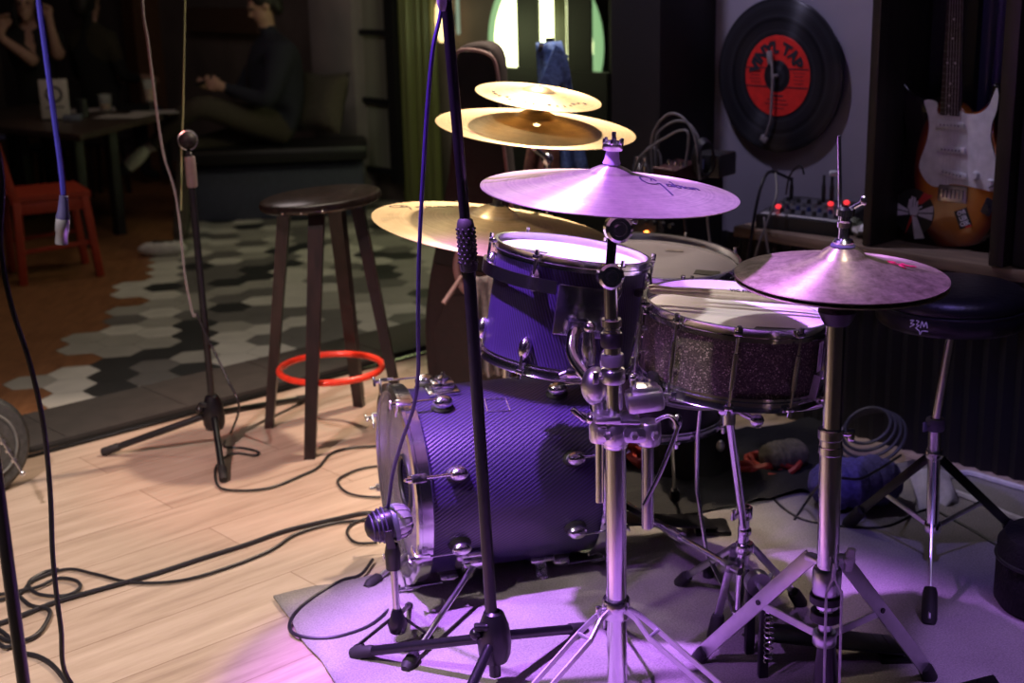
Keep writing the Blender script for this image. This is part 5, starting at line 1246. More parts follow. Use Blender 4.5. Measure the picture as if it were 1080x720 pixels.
m = MB(); m.lathe([(0, .03), (.15, .02), (.16, 0), (0, 0)], Matrix.Translation((cx_, DY + .08, 0)), 32); m.build('base', black_metal, cs_)
m = MB(); m.tube(spline([(cx_, DY + .08, 1.13), (cx_ - .03, DY + .03, 1.12), (cx_ - .03, DY - .03, 1.15)], 5), .008, 10); m.build('hook', black_metal, cs_)
dj = cloth('denim_jacket', 'blue denim jacket hanging behind the stacked cymbals', [at(565, 45, DY), at(591, 43, DY), at(620, 182, DY), at(572, 184, DY)], denim, 'jacket', 3, .022)
m = MB(); 
q4 = [at(586, 47, DY - .03), at(597, 56, DY - .03), at(603, 84, DY - .03), at(592, 88, DY - .03), at(578, 96, DY - .03), at(567, 92, DY - .03)]
m.add(q4 + [p + V((0, .03, 0)) for p in q4], [(0, 1, 2, 3, 4, 5), (11, 10, 9, 8, 7, 6)] + [(i, (i + 1) % 6, 6 + (i + 1) % 6, 6 + i) for i in range(6)]); m.build('sleeve', denim, dj)
m = MB(); q4 = [at(588, 48, DY - .05), at(600, 60, DY - .05), at(594, 63, DY - .05)]; m.add(q4 + [p + V((0, .01, 0)) for p in q4], [(0, 1, 2), (5, 4, 3), (0, 1, 4, 3), (1, 2, 5, 4), (2, 0, 3, 5)]); m.build('collar_tip', denim, dj)
cloth('striped_scarf', 'brown fabric strip hanging over the denim jacket below the stacked cymbals', [at(566, 98, DY - .035), at(584, 98, DY - .035), at(590, 190, DY - .035), at(550, 190, DY - .035)], plain('rust_brown_cloth', (.22, .10, .06), .9, 0, .6, 30), 'scarf', 3, .012)
cloth('grey_jacket', 'grey cloth draped low behind the tom drum beside the gig bag', [at(494, 292, 3.98), at(524, 292, 3.98), at(530, 396, 3.98), at(500, 396, 3.98)], grey_cloth, 'cloth', 3, .015)

# ------------------------------------------------------------------ things on the floor behind the kit
def floor_coil(name, label, c, r0, turns, r, mat, seed, zs=.05, cat='cable'):
    rr = random.Random(seed); pts = []; c = V(c)
    for k in range(turns * 10):
        a = k * 2 * PI / 10; q = r0 * rr.uniform(.45, 1.1); pts.append(c + V((q * math.cos(a), q * .8 * math.sin(a), r + rr.uniform(0, zs) * (1 - .3 * q / r0))))
    return cable(name, label, pts, r, mat, 4, 7, None, cat)
c = on_z(688, 478, 0); floor_coil('extension_cable', 'bright red tangled cable heap behind the multi clamp', (c.x, c.y - .02, 0), .17, 12, .0105, cable_red, 4, .20)
c = on_z(812, 470, 0); floor_coil('extension_cable', 'dull red cable bundle lying against the panel behind the snare stand', (c.x - .05, c.y - .22, 0.0), .09, 5, .009, cable_red, 6, .05)
c = on_z(745, 545, 0); c = V((c.x, 3.66, 0)); dc = thing('drum_case', 'tall black cylindrical drum case standing behind the snare stand', 'drum case', c)
rC = .115; m = MB(); m.lathe([(0, .0), (rC - .01, 0), (rC, .012), (rC, .40), (rC - .01, .41), (0, .41)], Matrix.Translation(c), 40); m.build('body', black_fabric, dc)
m = MB(); m.lathe([(rC, .36), (rC + .006, .362), (rC + .006, .42), (rC - .02, .43), (0, .43)], Matrix.Translation(c), 40); m.build('lid', black_fabric, dc)
m = MB(); q = at(760, 470, c.y - rC - .004); m.ball(q, .012, 12, (1, .6, 1.5)); m.build('buckle', chrome_dull, dc)
m = MB(); rr = random.Random(21); nu, nv = 22, 18; vs = []; fs = []  # dark sheet added to keep the lit floor behind the kit dark
for i in range(nu + 1):
    for j in range(nv + 1):
        u, v = i / nu, j / nv; e = rr.uniform(-.012, .012); vs.append(V((.08 + .78 * u + e + .10 * v, 3.17 + .30 * u + .60 * v + e, .0105 + abs(rr.gauss(0, .006)) + .012 * (math.sin(u * 9 + v * 4) * .5 + .5))))
for i in range(nu):
    for j in range(nv): b = i * (nv + 1) + j; fs.append((b, b + nv + 1, b + nv + 2, b + 1))
m.add(vs, fs); o = m.build('floor_dark_sheet', black_fabric, origin=(.5, 3.6, 0), sharp=80); tag(o, 'black sheet added to darken the floor behind the snare stand, around the drum case', 'cloth')
# violet fleece roll, khaki bag, pale cloth, cable coil by the panel
def bolster(name, label, p, q, r, mat, cat, sag=.0, seed=1):
    p, q = V(p), V(q); m = MB(); n = 24; pts = [p.lerp(q, i / n) for i in range(n + 1)]; rr = random.Random(seed)
    m.tube(pts, [max(.01, r * (1 - abs(2 * i / n - 1) ** 6) * rr.uniform(.90, 1.06)) for i in range(n + 1)], 20); zc = p.z
    m.v = [V((v.x, v.y, zc + (v.z - zc) * .8)) for v in m.v]; zmin = min(v.z for v in m.v); m.v = [v - V((0, 0, zmin - RZ)) for v in m.v]
    o = m.build(name, mat, origin=(p + q) / 2, sharp=60); return tag(o, label, cat)
p, q = on_z(853, 522, .05), on_z(950, 512, .05)
bolster('rolled_blanket', 'violet lit rolled fleece blanket on the floor behind the hi-hat stand', p, q, .080, blue_fleece, 'blanket')
p, q = on_z(838, 492, .05), on_z(856, 486, .05); bolster('cloth_bundle', 'khaki cloth bundle on the floor at the left end of the violet blanket', p + V((-.08, .06, 0)), q + V((0, .08, 0)), .052, khaki_cloth, 'cloth', seed=3)
c = on_z(925, 487, 0); m = MB()
for k in range(4): m.torus(.098 - .011 * k, .005, Matrix.Translation(V((c.x - .02, c.y + .0, .075 + .004 * k))) @ Matrix.Rotation(-TH, 4, 'Z') @ Matrix.Rotation(.62, 4, 'X') @ Matrix.Translation((0, 0, .012 * k)), 48, 8)
o = m.build('cable_coil', plain('violet_grey_rubber', (.03, .028, .045), .45), origin=c); tag(o, 'violet grey cable coil leaning on the panel behind the violet blanket', 'cable')
o = cloth('paper_sheet', 'pale violet cloth sheet crumpled on the carpet by the drum stool post', [on_z(958, 492, .07), on_z(1000, 496, .07), on_z(1012, 530, .012), on_z(972, 540, .012)], plain('pale_violet_cloth', (.5, .46, .58), .8), 'cloth', 2, .008)
cable('power_cable', 'white cable running along the carpet to the right edge, the farther one', [on_z(1000, 503, .015), on_z(1020, 499, .015), on_z(1050, 507, .015), on_z(1085, 517, .015)], .010, cable_white)
cable('power_cable', 'white cable running along the carpet to the right edge, the nearer one', [on_z(1003, 518, .015), on_z(1030, 528, .015), on_z(1060, 542, .015), on_z(1090, 553, .015)], .010, cable_white)
c = V((1.075, 2.66, RZ)); db = thing('drum_bag', 'round black drum bag at the right edge beside the drum stool foot', 'bag', c)
q = on_z(1110, 640, RZ); m = MB(); Mq = Matrix.Translation((q.x, q.y, RZ)); m.lathe([(0, 0), (.11, 0), (.125, .02), (.125, .15), (.11, .17), (0, .175)], Mq, 40); m.build('body', black_fabric, db)
m = MB(); m.torus(.125, .005, Mq @ Matrix.Translation((0, 0, .12)), 40, 8); m.build('zip', black_plastic, db)
cable('audio_cable', 'thin black cable snaking over the carpet behind the hi-hat stand', [on_z(800, 490, .012), on_z(812, 520, .012), on_z(835, 542, .012), on_z(866, 552, .012), on_z(930, 556, .012), on_z(975, 538, .012), on_z(1000, 545, .012), on_z(1060, 580, .012)], .004, cable_black)
cable('audio_cable', 'thin black cable looping across the violet blanket', [on_z(838, 548, .012), on_z(850, 530, .03), on_z(872, 505, .17), on_z(905, 505, .17), on_z(925, 496, .16), on_z(950, 480, .12)], .0035, cable_black)

# ------------------------------------------------------------------ cables on the stage floor and in the air
FZ = .006
def fl(lst, z=FZ): return [on_z(x, y, z) for x, y in lst]
cable('stage_cable', 'thick black cable running across the bare floor from left edge to the bass drum', fl([(-30, 668), (20, 650), (58, 635), (110, 620), (160, 606), (215, 588), (260, 574), (300, 560), (350, 548), (392, 541), (405, 556), (412, 580)]), .0062, cable_black)
cable('stage_cable', 'thin black cable beside the thick one, sagging nearer in the middle', fl([(-30, 640), (18, 627), (35, 612), (70, 600), (100, 605), (140, 614), (190, 612), (240, 598), (285, 580), (312, 563), (350, 552), (385, 548)]), .004, cable_black)
cable('stage_cable', 'black cable loop lying on the floor near the left edge', fl([(-20, 630), (35, 620), (60, 610), (80, 612), (84, 620), (68, 628), (40, 626), (30, 615), (45, 604), (62, 600)], .009), .0045, cable_black)
cable('stage_cable', 'black cable coil partly behind the left bottom stand pole', fl([(20, 628), (32, 638), (50, 642), (52, 650), (40, 668), (20, 676), (0, 672), (-5, 662), (5, 668), (14, 678), (4, 682), (-10, 670)], .008), .005, cable_black)
cable('stage_cable', 'short violet black cable curve on the floor at the left bottom corner', fl([(20, 688), (40, 692), (56, 702), (70, 720), (78, 740)]), .0055, cable_black)
cable('microphone_cable', 'black cable looping wide over the grey carpet corner to the low stand', fl([(393, 590), (380, 606), (360, 612), (330, 630), (310, 648), (306, 664), (322, 672), (352, 672), (385, 662), (405, 648), (416, 632)], RZ + .006) + [at(417, 610, 2.63)], .0042, cable_black)
cable('microphone_cable', 'thin dark cable from the slim stand curling over the floor under the bar stool', [at(207, 330, 3.90), at(222, 362, 3.90), at(240, 400, 3.86), at(252, 428, 3.82)] + fl([(244, 455), (236, 470), (255, 472), (272, 476), (268, 480), (245, 478), (228, 492), (230, 512), (250, 517), (285, 514), (320, 500), (336, 492), (349, 478), (370, 472), (405, 470)]), .0035, cable_black)
cable('stage_cable', 'thin dark cable curving behind the bass drum head near the bar stool', fl([(415, 490), (385, 493), (365, 500), (356, 508), (368, 520), (395, 524), (420, 522)]), .0035, cable_black)
cable('stage_cable', 'thin dark cable in a small curl left of the bass drum microphone', fl([(396, 543), (372, 552), (366, 562), (376, 572), (398, 572)]), .0035, cable_black)
cable('microphone_cable', 'grey cable hanging from above beside the slim stand at the dark table', [at(147, -120, 3.9), at(150, 0, 3.9), at(156, 45, 3.9), at(163, 100, 3.9), at(172, 160, 3.9), at(184, 200, 3.9), at(190, 240, 3.9), at(195, 290, 3.9), at(203, 330, 3.9), at(207, 331, 3.9)], .0038, cable_grey)
m = MB(); m.tube([at(196, -120, 4.1), at(195, 0, 4.1), at(193, 120, 4.05), at(191.5, 160, 4.0), at(191, 222, 3.97)], .0026, 8)
o = m.build('microphone_cable', plain('olive_cable', (.16, .17, .08), .5), origin=at(195, 0, 4.1)); tag(o, 'thin straight olive cable hanging taut above the slim stand microphone', 'cable')
# blue cable with the loose connector, hung over the near stand's boom
XY = 2.0
blue = cable('microphone_cable', 'violet blue cable hanging at the upper left with a loose silver connector', [bm1, at(36, -70, XY), at(41, 0, XY), at(46, 40, XY), at(52, 85, XY), at(58, 130, XY), at(64, 175, XY), at(67, 205, XY)], .0042, cable_blue)
xm = frame(at(65, 257, XY), at(67.5, 205, XY) - at(65, 257, XY)); L_ = (at(67.5, 205, XY) - at(65, 257, XY)).length
m = MB(); m.lathe([(.0045, L_ * .98), (.0062, L_ * .97), (.0085, L_ * .62), (.0098, L_ * .58), (.0098, L_ * .50)], xm, 20); m.build('strain_relief', plain('violet_black_rubber', (.05, .045, .13), .5), blue)
m = MB(); m.lathe([(.0095, L_ * .52), (.0102, L_ * .50), (.0102, L_ * .26), (.0092, L_ * .24), (.0092, 0), (.0075, 0), (.0075, .012), (0, .012)], xm, 24); m.build('connector_shell', plain('satin_nickel', (.72, .70, .76), .3, .8), blue)
cable('microphone_cable', 'black cable hanging in a long sag at the left edge, nearest the viewer', [V((s3.x - .12, s3.y, bm1.z + .05)), at(-14, 120, 2.05), at(1, 262, 2.05), at(12, 322, 2.05), at(32, 385, 2.06), at(46, 450, 2.08), at(53, 520, 2.1), at(56, 590, 2.1), at(64, 660, 2.1), at(76, 722, 2.12), V((-.66, 2.15, .10)), V((-.60, 2.2, .006)), V((-.5, 2.1, .006))], .0044, cable_black)
cable('microphone_cable', 'violet cable from the tall front stand down to the bass drum microphone', [at(463, -90, 2.44), at(466, 0, 2.44), at(457, 50, 2.43), at(451, 110, 2.43), at(446, 190, 2.43), at(442, 270, 2.44), at(441, 340, 2.46), at(441, 395, 2.49), at(436, 430, 2.52), at(424, 465, 2.57), at(414, 500, 2.62), at(410, 530, 2.65), mk + V((0, 0, .035))], .0037, plain('deep_violet_cable', (.030, .016, .11), .4))
xm = frame(at(466.5, 12, 2.44), (at(465, -18, 2.44) - at(466.5, 12, 2.44))); bo = [o for o in COL.objects if o.get('label', '').startswith('violet cable from the tall')][0]
m = MB(); m.lathe([(.005, 0), (.0085, .012), (.0095, .03), (.0095, .075), (.0, .076)], xm, 20); m.build('connector', plain('violet_nickel', (.55, .45, .75), .35, .6), bo)

# ------------------------------------------------------------------ round case at the left edge
cc = V((-1.50, 3.62, 0)); rcM = frame((-1.505, 3.64, .140), V((.72, -.68, .12)).normalized(), (0, 0, 1))
rcs = thing('round_case', 'dark grey round padded drum case on its edge at the left border', 'drum case', matrix=rcM)
m = MB(); m.lathe([(0, .055), (.09, .055), (.095, .050), (.125, .050), (.140, .035), (.140, -.08), (.12, -.09), (0, -.09)], None, 56); m.build('body', plain('charcoal_padded_nylon', (.045, .044, .042), .7, 0, .3, 60, .2), rcs, local=True)
m = MB(); m.torus(.092, .004, Matrix.Translation((0, 0, .055)), 48, 8); m.build('front_piping', plain('grey_piping', (.14, .14, .13), .6), rcs, local=True)
m = MB(); m.torus(.1405, .004, Matrix.Translation((0, 0, .0)), 56, 8); m.build('zip', black_plastic, rcs, local=True)
a_, b_ = at(-4, 455, 3.45), at(24, 499, 3.45); 
rd = MB(); d = b_ - a_; rd.rod(a_ - d * 1.2, b_, .004, 10); rd.ball(b_, .008, 12)
for u in (.25, .45, .68): rd.rod(a_ + d * (u - .03), a_ + d * (u + .03), .009, 12)
o = rd.build('telescopic_rod', chrome_dull, parent=rcs)

# ------------------------------------------------------------------ the dark hall beyond the stage, its floor one step lower
HZ = -0.15
def hf(x, y, z=0.0): return on_z(x, y, HZ + z)
# red chair
fa, fb = hf(25, 301), hf(106, 291); cd = (fb - fa).normalized(); cn = V((-cd.y, cd.x, 0)); cw = (fb - fa).length; dp_ = .38
chair = thing('dining_chair', 'red painted wooden chair beside the dark table, at the left', 'chair', fa)
SZ = .43
def cq(u, v, z): return fa + cd * (u * cw) + cn * (v * dp_) + V((0, 0, z))
m = MB(); pts = [cq(-.04, -.04, SZ), cq(.98, -.04, SZ), cq(.98, 1.04, SZ), cq(-.04, 1.04, SZ)]
m.add([p + V((0, 0, .0)) for p in pts] + [p + V((0, 0, .028)) for p in pts], [(3, 2, 1, 0), (4, 5, 6, 7)] + [(i, (i + 1) % 4, 4 + (i + 1) % 4, 4 + i) for i in range(4)]); m.build('seat', red_paint, chair)
for v in (0, 1):
    m = MB(); m.bar(cq(0.0, v, 0), cq(.03, v, SZ), .042, .042, cn, .004); m.bar(cq(.03, v, SZ - .02), cq(-.22, v, .88), .042, .036, cn, .004); m.build('leg', red_paint, chair)
    m = MB(); m.bar(cq(1.0, v, 0), cq(.90, v, SZ), .040, .040, cn, .004); m.build('leg', red_paint, chair)
    m = MB(); m.bar(cq(.04, v, SZ - .035), cq(.9, v, SZ - .035), .022, .06, (0, 0, 1), .003); m.build('apron', red_paint, chair)
    m = MB(); m.bar(cq(.02, v, .17), cq(.95, v, .19), .018, .022, (0, 0, 1), .003); m.build('stretcher', red_paint, chair)
for z, u in ((.62, -.10), (.82, -.20)):
    m = MB(); m.bar(cq(u, 0, z), cq(u, 1, z), .018, .07, (0, 0, 1), .004); m.build('back_slat', red_paint, chair)
# table
TZ = HZ + .70
tc0 = on_z(84, 142, TZ); e1 = V((.22, .975, 0)).normalized(); e2 = V((-.76, .65, 0)).normalized()
table = thing('dining_table', 'dark wooden table in the hall with glasses and papers on it', 'table', tc0 + e1 * .5 + e2 * .6 + V((0, 0, HZ - TZ)))
def tq(u, v, z=0.0): return tc0 + e1 * u + e2 * v + V((0, 0, z))
TR = Matrix((e2, V((0, 0, 1)).cross(e2), V((0, 0, 1)))).transposed(); m = MB()
m.prism([(q.x, q.y) for q in (tq(0, 0), tq(1.0, 0), tq(1.0, 1.5), tq(0, 1.5))], TZ - .036, TZ, None, .006); m.build('table_top', plain('dark_table_wood', (.05, .034, .028), .38, 0, .3, 12), table)
for u, v in ((.22, .25), (.62, .25), (.22, 1.25), (.62, 1.25)):
    m = MB(); m.box(tq(u, v, -.036 - .332), (.06, .06, .664), None, .004, TR); m.build('leg', black_panel, table)
def on_t(x, y): return on_z(x, y, TZ + .001)
# menu holder
p = tq(.42, .62, .001); MM = frame(p, (0, 0, 1), (1, .18, 0)); mh = thing('menu_holder', 'pale menu card standing on the dark table with a dark ring emblem', 'menu', matrix=MM)
m = MB(); m.box((0, 0, .122), (.165, .012, .235), None, .002); m.build('card', paper_white, mh, local=True)
m = MB(); m.torus(.043, .008, Matrix.Translation((0, -.0065, .15)) @ Matrix.Rotation(PI / 2, 4, 'X') @ Matrix.Diagonal((1, 1, .12, 1)), 36, 8)
for k in range(7): m.box((-.045 + .015 * k, -.0068, .072 + .003 * (k % 2)), (.011, .001, .012))
m.build('emblem', ink_dark, mh, local=True)
m = MB(); m.box((0, 0, .004), (.18, .06, .008), None, .003); m.build('base', black_plastic, mh, local=True)
def tumbler(name, label, p, r, h, fill, stem=0.0):
    t = thing(name, label, 'glass', p); M = Matrix.Translation(p)
    m = MB()
    if stem: m.lathe([(0, .003), (.032, .002), (.032, 0), (0, 0)], M, 24); m.rod(p, p + V((0, 0, stem)), .004, 10)
    m.lathe([(0, stem), (r * .8, stem + .002), (r, stem + h), (r - .003, stem + h), (r * .8 - .003, stem + .008), (0, stem + .007)], M, 28); m.build('bowl', glass_clear, t)
    m = MB(); m.lathe([(0, stem + .008), (r * .8 - .004, stem + .009), (r * (.8 + .2 * fill) - .004, stem + h * fill), (0, stem + h * fill)], M, 24); m.build('drink', amber_drink, t); return t
tumbler('drinking_glass', 'short tumbler with amber drink on the dark table', on_t(112, 117), .043, .105, .45)
tumbler('beer_glass', 'tall stemmed glass with amber drink on the dark table', on_t(160, 119), .040, .135, .55, .07)
for k, (x, y, ang, lab) in enumerate(((96, 116, .3, 'pale paper sheet on the dark table behind the short tumbler'), (130, 123, -.2, 'pale paper sheet on the dark table, reaching in front of the short tumbler'), (164, 119, .1, 'pale paper sheet on the dark table under the tall glass'))):
    p = on_t(x, y); m = MB(); m.box(p + V((0, 0, .001 + .002 * k)), (.30, .21, .002), None, 0, Matrix.Rotation(ang, 3, 'Z')); o = m.build('paper_sheet', paper_white, origin=p); tag(o, lab, 'paper', 'papers on the hall table')
p = on_t(77, 127); m = MB(); m.box(p + V((0, 0, .018)), (.10, .06, .034), None, .005); o = m.build('small_box', plain('blue_grey_tin', (.25, .28, .36), .35, .5), origin=p); tag(o, 'small blue grey tin on the dark table edge', 'box')
p = tq(.62, .52, .001); m = MB(); m.lathe([(0, 0), (.036, 0), (.036, .11), (.032, .11), (.032, .006), (0, .006)], Matrix.Translation(p), 24); o = m.build('cutlery_pot', black_plastic, origin=p); tag(o, 'dark round pot beside the menu card on the table', 'pot')
# bench with cushion
bp, bq = on_z(195, 160, HZ + .46), on_z(382, 153, HZ + .46); bd = (bq - bp).normalized(); bn = V((-bd.y, bd.x, 0))
bench = thing('bench', 'long dark upholstered bench below the plaster pier, seating the phone reader', 'bench', bp + V((0, 0, -.46)))
def bqf(u, v, z): return bp + bd * u + bn * v + V((0, 0, z))
bl = (bq - bp).length; BR = Matrix((bd, bn, V((0, 0, 1)))).transposed()
m = MB(); m.box(bqf(bl / 2, .27, -.05), (bl + .06, .54, .10), None, .03, BR); m.build('seat_pad', vinyl_black, bench)
m = MB(); m.box(bqf(bl / 2, .30, -.29), (bl, .42, .34), None, .005, BR); m.build('base', plain('blue_grey_panel_dark', (.055, .06, .10), .7), bench)
q = at(338, 108, bqf(bl * .75, .3, 0).y + .02)
m = MB(); CM_ = frame(q, V((-.5, -.8, .35)), (0, 0, 1)); vs = []; fs = []; N = 12
for s in (1, -1):
    for i in range(N + 1):
        for j in range(N + 1):
            u, v = -1 + 2 * i / N, -1 + 2 * j / N; k = 1 - .10 * (1 - u * u) * 0; e = .20
            vs.append((u * e * (1 - .10 * (1 - abs(v)) ** 1), v * e * (1 - .10 * (1 - abs(u)) ** 1), s * .085 * ((1 - u ** 4) * (1 - v ** 4)) ** .5))
for s in (0, 1):
    o_ = s * (N + 1) ** 2
    for i in range(N):
        for j in range(N): b = o_ + i * (N + 1) + j; fs.append((b, b + 1, b + N + 2, b + N + 1))
m.add(vs, fs, CM_); o = m.build('cushion', plain('olive_cushion', (.07, .058, .045), .9, 0, .2, 60), origin=q); tag(o, 'dark olive square cushion leaning on the bench against the pier', 'cushion')
m = MB(); p = on_b(143, 40, 2.1); rbox(m, az(137, 40, 2.1)[0], az(149, 40, 2.1)[0], 2.05, 2.28, HZ, 3.1); struct(m.build('trim_7', wood('brown_post', (.10, .04, .02), (.16, .07, .035), .6)))
m = MB(); a, z1 = az(200, 8, 2.2); _, z0 = az(200, 33, 2.2); rbox(m, az(196, 20, 2.2)[0], az(270, 20, 2.2)[0], 2.2, 2.28, z0, z1); struct(m.build('trim_8', wood('brown_rail', (.09, .045, .03), (.14, .08, .05), .6)))

# ------------------------------------------------------------------ people: one skinned body each
def ellip(c, r, M=None, n=14):
    m = MB(); m.ball((0, 0, 0), 1, n, r); T = Matrix.Translation(V(c)); T = T @ M.to_4x4() if M is not None else T
    return [T @ v for v in m.v], m.f
def body_mesh(nodes, edges, root, blobs, voxel=.011):
    """skin modifier over joints, united with head shapes by a voxel remesh into one surface"""
    names = list(nodes); me = bpy.data.meshes.new('body'); me.from_pydata([tuple(nodes[k][0]) for k in names], [(names.index(a), names.index(b)) for a, b in edges], [])
    ob = bpy.data.objects.new('body', me); COL.objects.link(ob); ob.modifiers.new('skin', 'SKIN'); ob.modifiers['skin'].use_smooth_shade = True
    if not me.skin_vertices: 
        bpy.context.view_layer.objects.active = ob; me.update()
    sv = me.skin_vertices[0].data
    for i, k in enumerate(names): r = nodes[k][1]; sv[i].radius = (r, r) if isinstance(r, (int, float)) else r; sv[i].use_root = (k == root)
    su = ob.modifiers.new('smooth', 'SUBSURF'); su.levels = 2; su.render_levels = 2
    dg = bpy.context.evaluated_depsgraph_get(); dg.update(); ev = bpy.data.meshes.new_from_object(ob.evaluated_get(dg))
    vs = [v.co.copy() for v in ev.vertices]; fs = [tuple(p.vertices) for p in ev.polygons]; bpy.data.objects.remove(ob)
    for bv, bf in blobs:
        b = len(vs); vs += bv; fs += [tuple(b + i for i in f) for f in bf]
    m2 = bpy.data.meshes.new('body'); m2.from_pydata([tuple(v) for v in vs], [], fs); o2 = bpy.data.objects.new('body', m2); COL.objects.link(o2)
    rm = o2.modifiers.new('unite', 'REMESH'); rm.mode = 'VOXEL'; rm.voxel_size = voxel
    sm = o2.modifiers.new('relax', 'SMOOTH'); sm.iterations = 3; sm.factor = .5
    dg = bpy.context.evaluated_depsgraph_get(); dg.update(); out = bpy.data.meshes.new_from_object(o2.evaluated_get(dg)); bpy.data.objects.remove(o2); return out
def head_blobs(c, fwd, up=(0, 0, 1), s=1.0):
    c = V(c); f = V(fwd).normalized(); u = V(up); u = (u - f * u.dot(f)).normalized(); r = f.cross(u); R3 = Matrix((r, f, u)).transposed()
    g = lambda x, y, z: c + R3 @ V((x * s, y * s, z * s))
    B = [ellip(g(0, -.012, .03), (.073 * s, .092 * s, .088 * s), R3), ellip(g(0, .022, -.045), (.056 * s, .064 * s, .070 * s), R3), ellip(g(0, .058, -.088), (.028 * s, .026 * s, .022 * s), R3),
         ellip(g(0, .096, -.018), (.013 * s, .020 * s, .018 * s), R3, 10), ellip(g(0, .088, .008), (.010 * s, .014 * s, .030 * s), R3, 10), ellip(g(0, .080, -.058), (.024 * s, .012 * s, .009 * s), R3, 10),
         ellip(g(-.074, -.01, -.01), (.010 * s, .020 * s, .032 * s), R3, 10), ellip(g(.074, -.01, -.01), (.010 * s, .020 * s, .032 * s), R3, 10), ellip(g(0, .074, .030), (.052 * s, .016 * s, .010 * s), R3, 10)]
    return B, g, R3
def hand_nodes(nodes, edges, pre, wrist_key, palm, dirs, up, curl=.5, s=1.0):
    """palm plus five bent fingers on a wrist; dirs = (along fingers, across towards the thumb)"""
    d, a = V(dirs[0]).normalized(), V(dirs[1]).normalized(); n = V(up).normalized(); palm = V(palm)
    nodes[pre + 'p'] = (palm, .026 * s); edges.append((wrist_key, pre + 'p'))
    for i, (off, L) in enumerate(((.030, .075), (.010, .085), (-.010, .078), (-.028, .060))):
        k0, k1, k2 = [pre + 'f%d%d' % (i, j) for j in range(3)]; b = palm + d * .040 * s + a * off * s
        nodes[k0] = (b, .0125 * s); nodes[k1] = (b + (d * (1 - .3 * curl) + n * curl * .6) * L * .5 * s, .0105 * s); nodes[k2] = (b + (d * (1 - .6 * curl) + n * curl * 1.3) * L * .9 * s, .0085 * s)
        edges += [(pre + 'p', k0), (k0, k1), (k1, k2)]
    nodes[pre + 't0'] = (palm + a * .042 * s + d * .005 * s, .014 * s); nodes[pre + 't1'] = (palm + a * .060 * s + d * .045 * s + n * .015 * s, .010 * s); edges += [(pre + 'p', pre + 't0'), (pre + 't0', pre + 't1')]
def paint(me, mats, rule):
    for m in mats: me.materials.append(m)
    for p in me.polygons: p.material_index = rule(p.center); p.use_smooth = True
def person(label, nodes, edges, root, blobs, mats, rule, base):
    me = body_mesh(nodes, edges, root, blobs); paint(me, mats, rule); T = Matrix.Translation(-V(base)); me.transform(T)
    o = bpy.data.objects.new('person', me); COL.objects.link(o); o.location = base; WM[o.name] = Matrix.Translation(V(base)); return tag(o, label, 'person')
def dist_seg(p, a, b):
    d = b - a; t = max(0, min(1, (p - a).dot(d) / d.length_squared)); return (p - a - d * t).length
# man reading his phone on the bench, facing left with one leg crossed over the other
Y0 = bqf(bl * .5, .28, 0).y
P = lambda x, y, dy=0: at(x, y, Y0 + dy)
hip = P(303, 141); hip.z = HZ + .555
hl, hr = hip + V((-.03, -.09, 0)), hip + V((-.03, .09, 0))
chest = P(287, 72, .0); neck = P(283, 36, -.03); headc = P(277, 6, -.06)
kl = P(207, 110, -.28); al = P(156, 158, -.2); kr = P(197, 158, -.12); ar_ = hf(190, 252, .09)
sh_l = P(297, 54, -.20); sh_r = P(282, 52, .16); el_l = P(283, 108, -.28); wr_l = P(243, 94, -.26); el_r = P(252, 100, .12); wr_r = P(236, 91, -.10)
N = {'hip': (hip, .15), 'waist': (hip.lerp(chest, .45), .19), 'chest': (chest, .205), 'upc': (chest.lerp(neck, .55), .155), 'neck': (neck, .058), 'hd': (headc + V((0, 0, -.03)), .06),
     'hl': (hl, .12), 'kl': (kl, .080), 'al': (al, .043), 'hr': (hr, .105), 'kr': (kr, .068), 'ar': (ar_, .045),
     'sl': (sh_l, .095), 'el': (el_l, .075), 'wl': (wr_l, .036), 'sr': (sh_r, .09), 'er': (el_r, .054), 'wr': (wr_r, .036)}
E_ = [('hip', 'waist'), ('waist', 'chest'), ('chest', 'upc'), ('upc', 'neck'), ('neck', 'hd'), ('hip', 'hl'), ('hl', 'kl'), ('kl', 'al'), ('hip', 'hr'), ('hr', 'kr'), ('kr', 'ar'), ('upc', 'sl'), ('sl', 'el'), ('el', 'wl'), ('upc', 'sr'), ('sr', 'er'), ('er', 'wr')]
hand_nodes(N, E_, 'L', 'wl', P(231, 91, -.26), ((-.95, 0, .12), (0, .3, .9)), (-.1, .8, .3), .6); hand_nodes(N, E_, 'R', 'wr', P(225, 90, -.12), ((-.95, -.1, .1), (0, -.2, .9)), (0, -.8, .3), .6)
B, g, R3 = head_blobs(headc, (-.86, -.28, -.42), (-.15, 0, 1))
for f, d in ((ar_ + V((-.05, -.01, -.05)), (-1, -.1, 0)), (al + V((-.05, -.02, -.03)), (-.75, -.1, -.65))):
    r = V(d).normalized(); up = V((0, 0, 1)); s_ = r.cross(up).normalized(); u_ = s_.cross(r); B.append(ellip(f + r * .05, (.048, .145, .050), Matrix((s_, r, u_)).transposed()))
def man_rule(c):
    c = V(c)
    if (c - headc).length < .135 or (c - neck).length < .05: return 0
    if min((c - N[k][0]).length for k in N if k[0] in 'LR') < .048: return 0
    if (c - (ar_ + V((-.10, -.01, -.05)))).length < .165 and c.z < ar_.z - .01: return 3
    if (c - al).length < .17 and dist_seg(c, kl, al.lerp(kl, .25)) > .07: return 3
    if min(dist_seg(c, hl, kl), dist_seg(c, kl, al), dist_seg(c, hr, kr), dist_seg(c, kr, ar_)) < .115 and (c - hip).length > .16: return 2
    if dist_seg(c, chest + V((-.16, -.03, .06)), hip.lerp(chest, .3) + V((-.17, -.03, 0))) < .07: return 4
    return 1
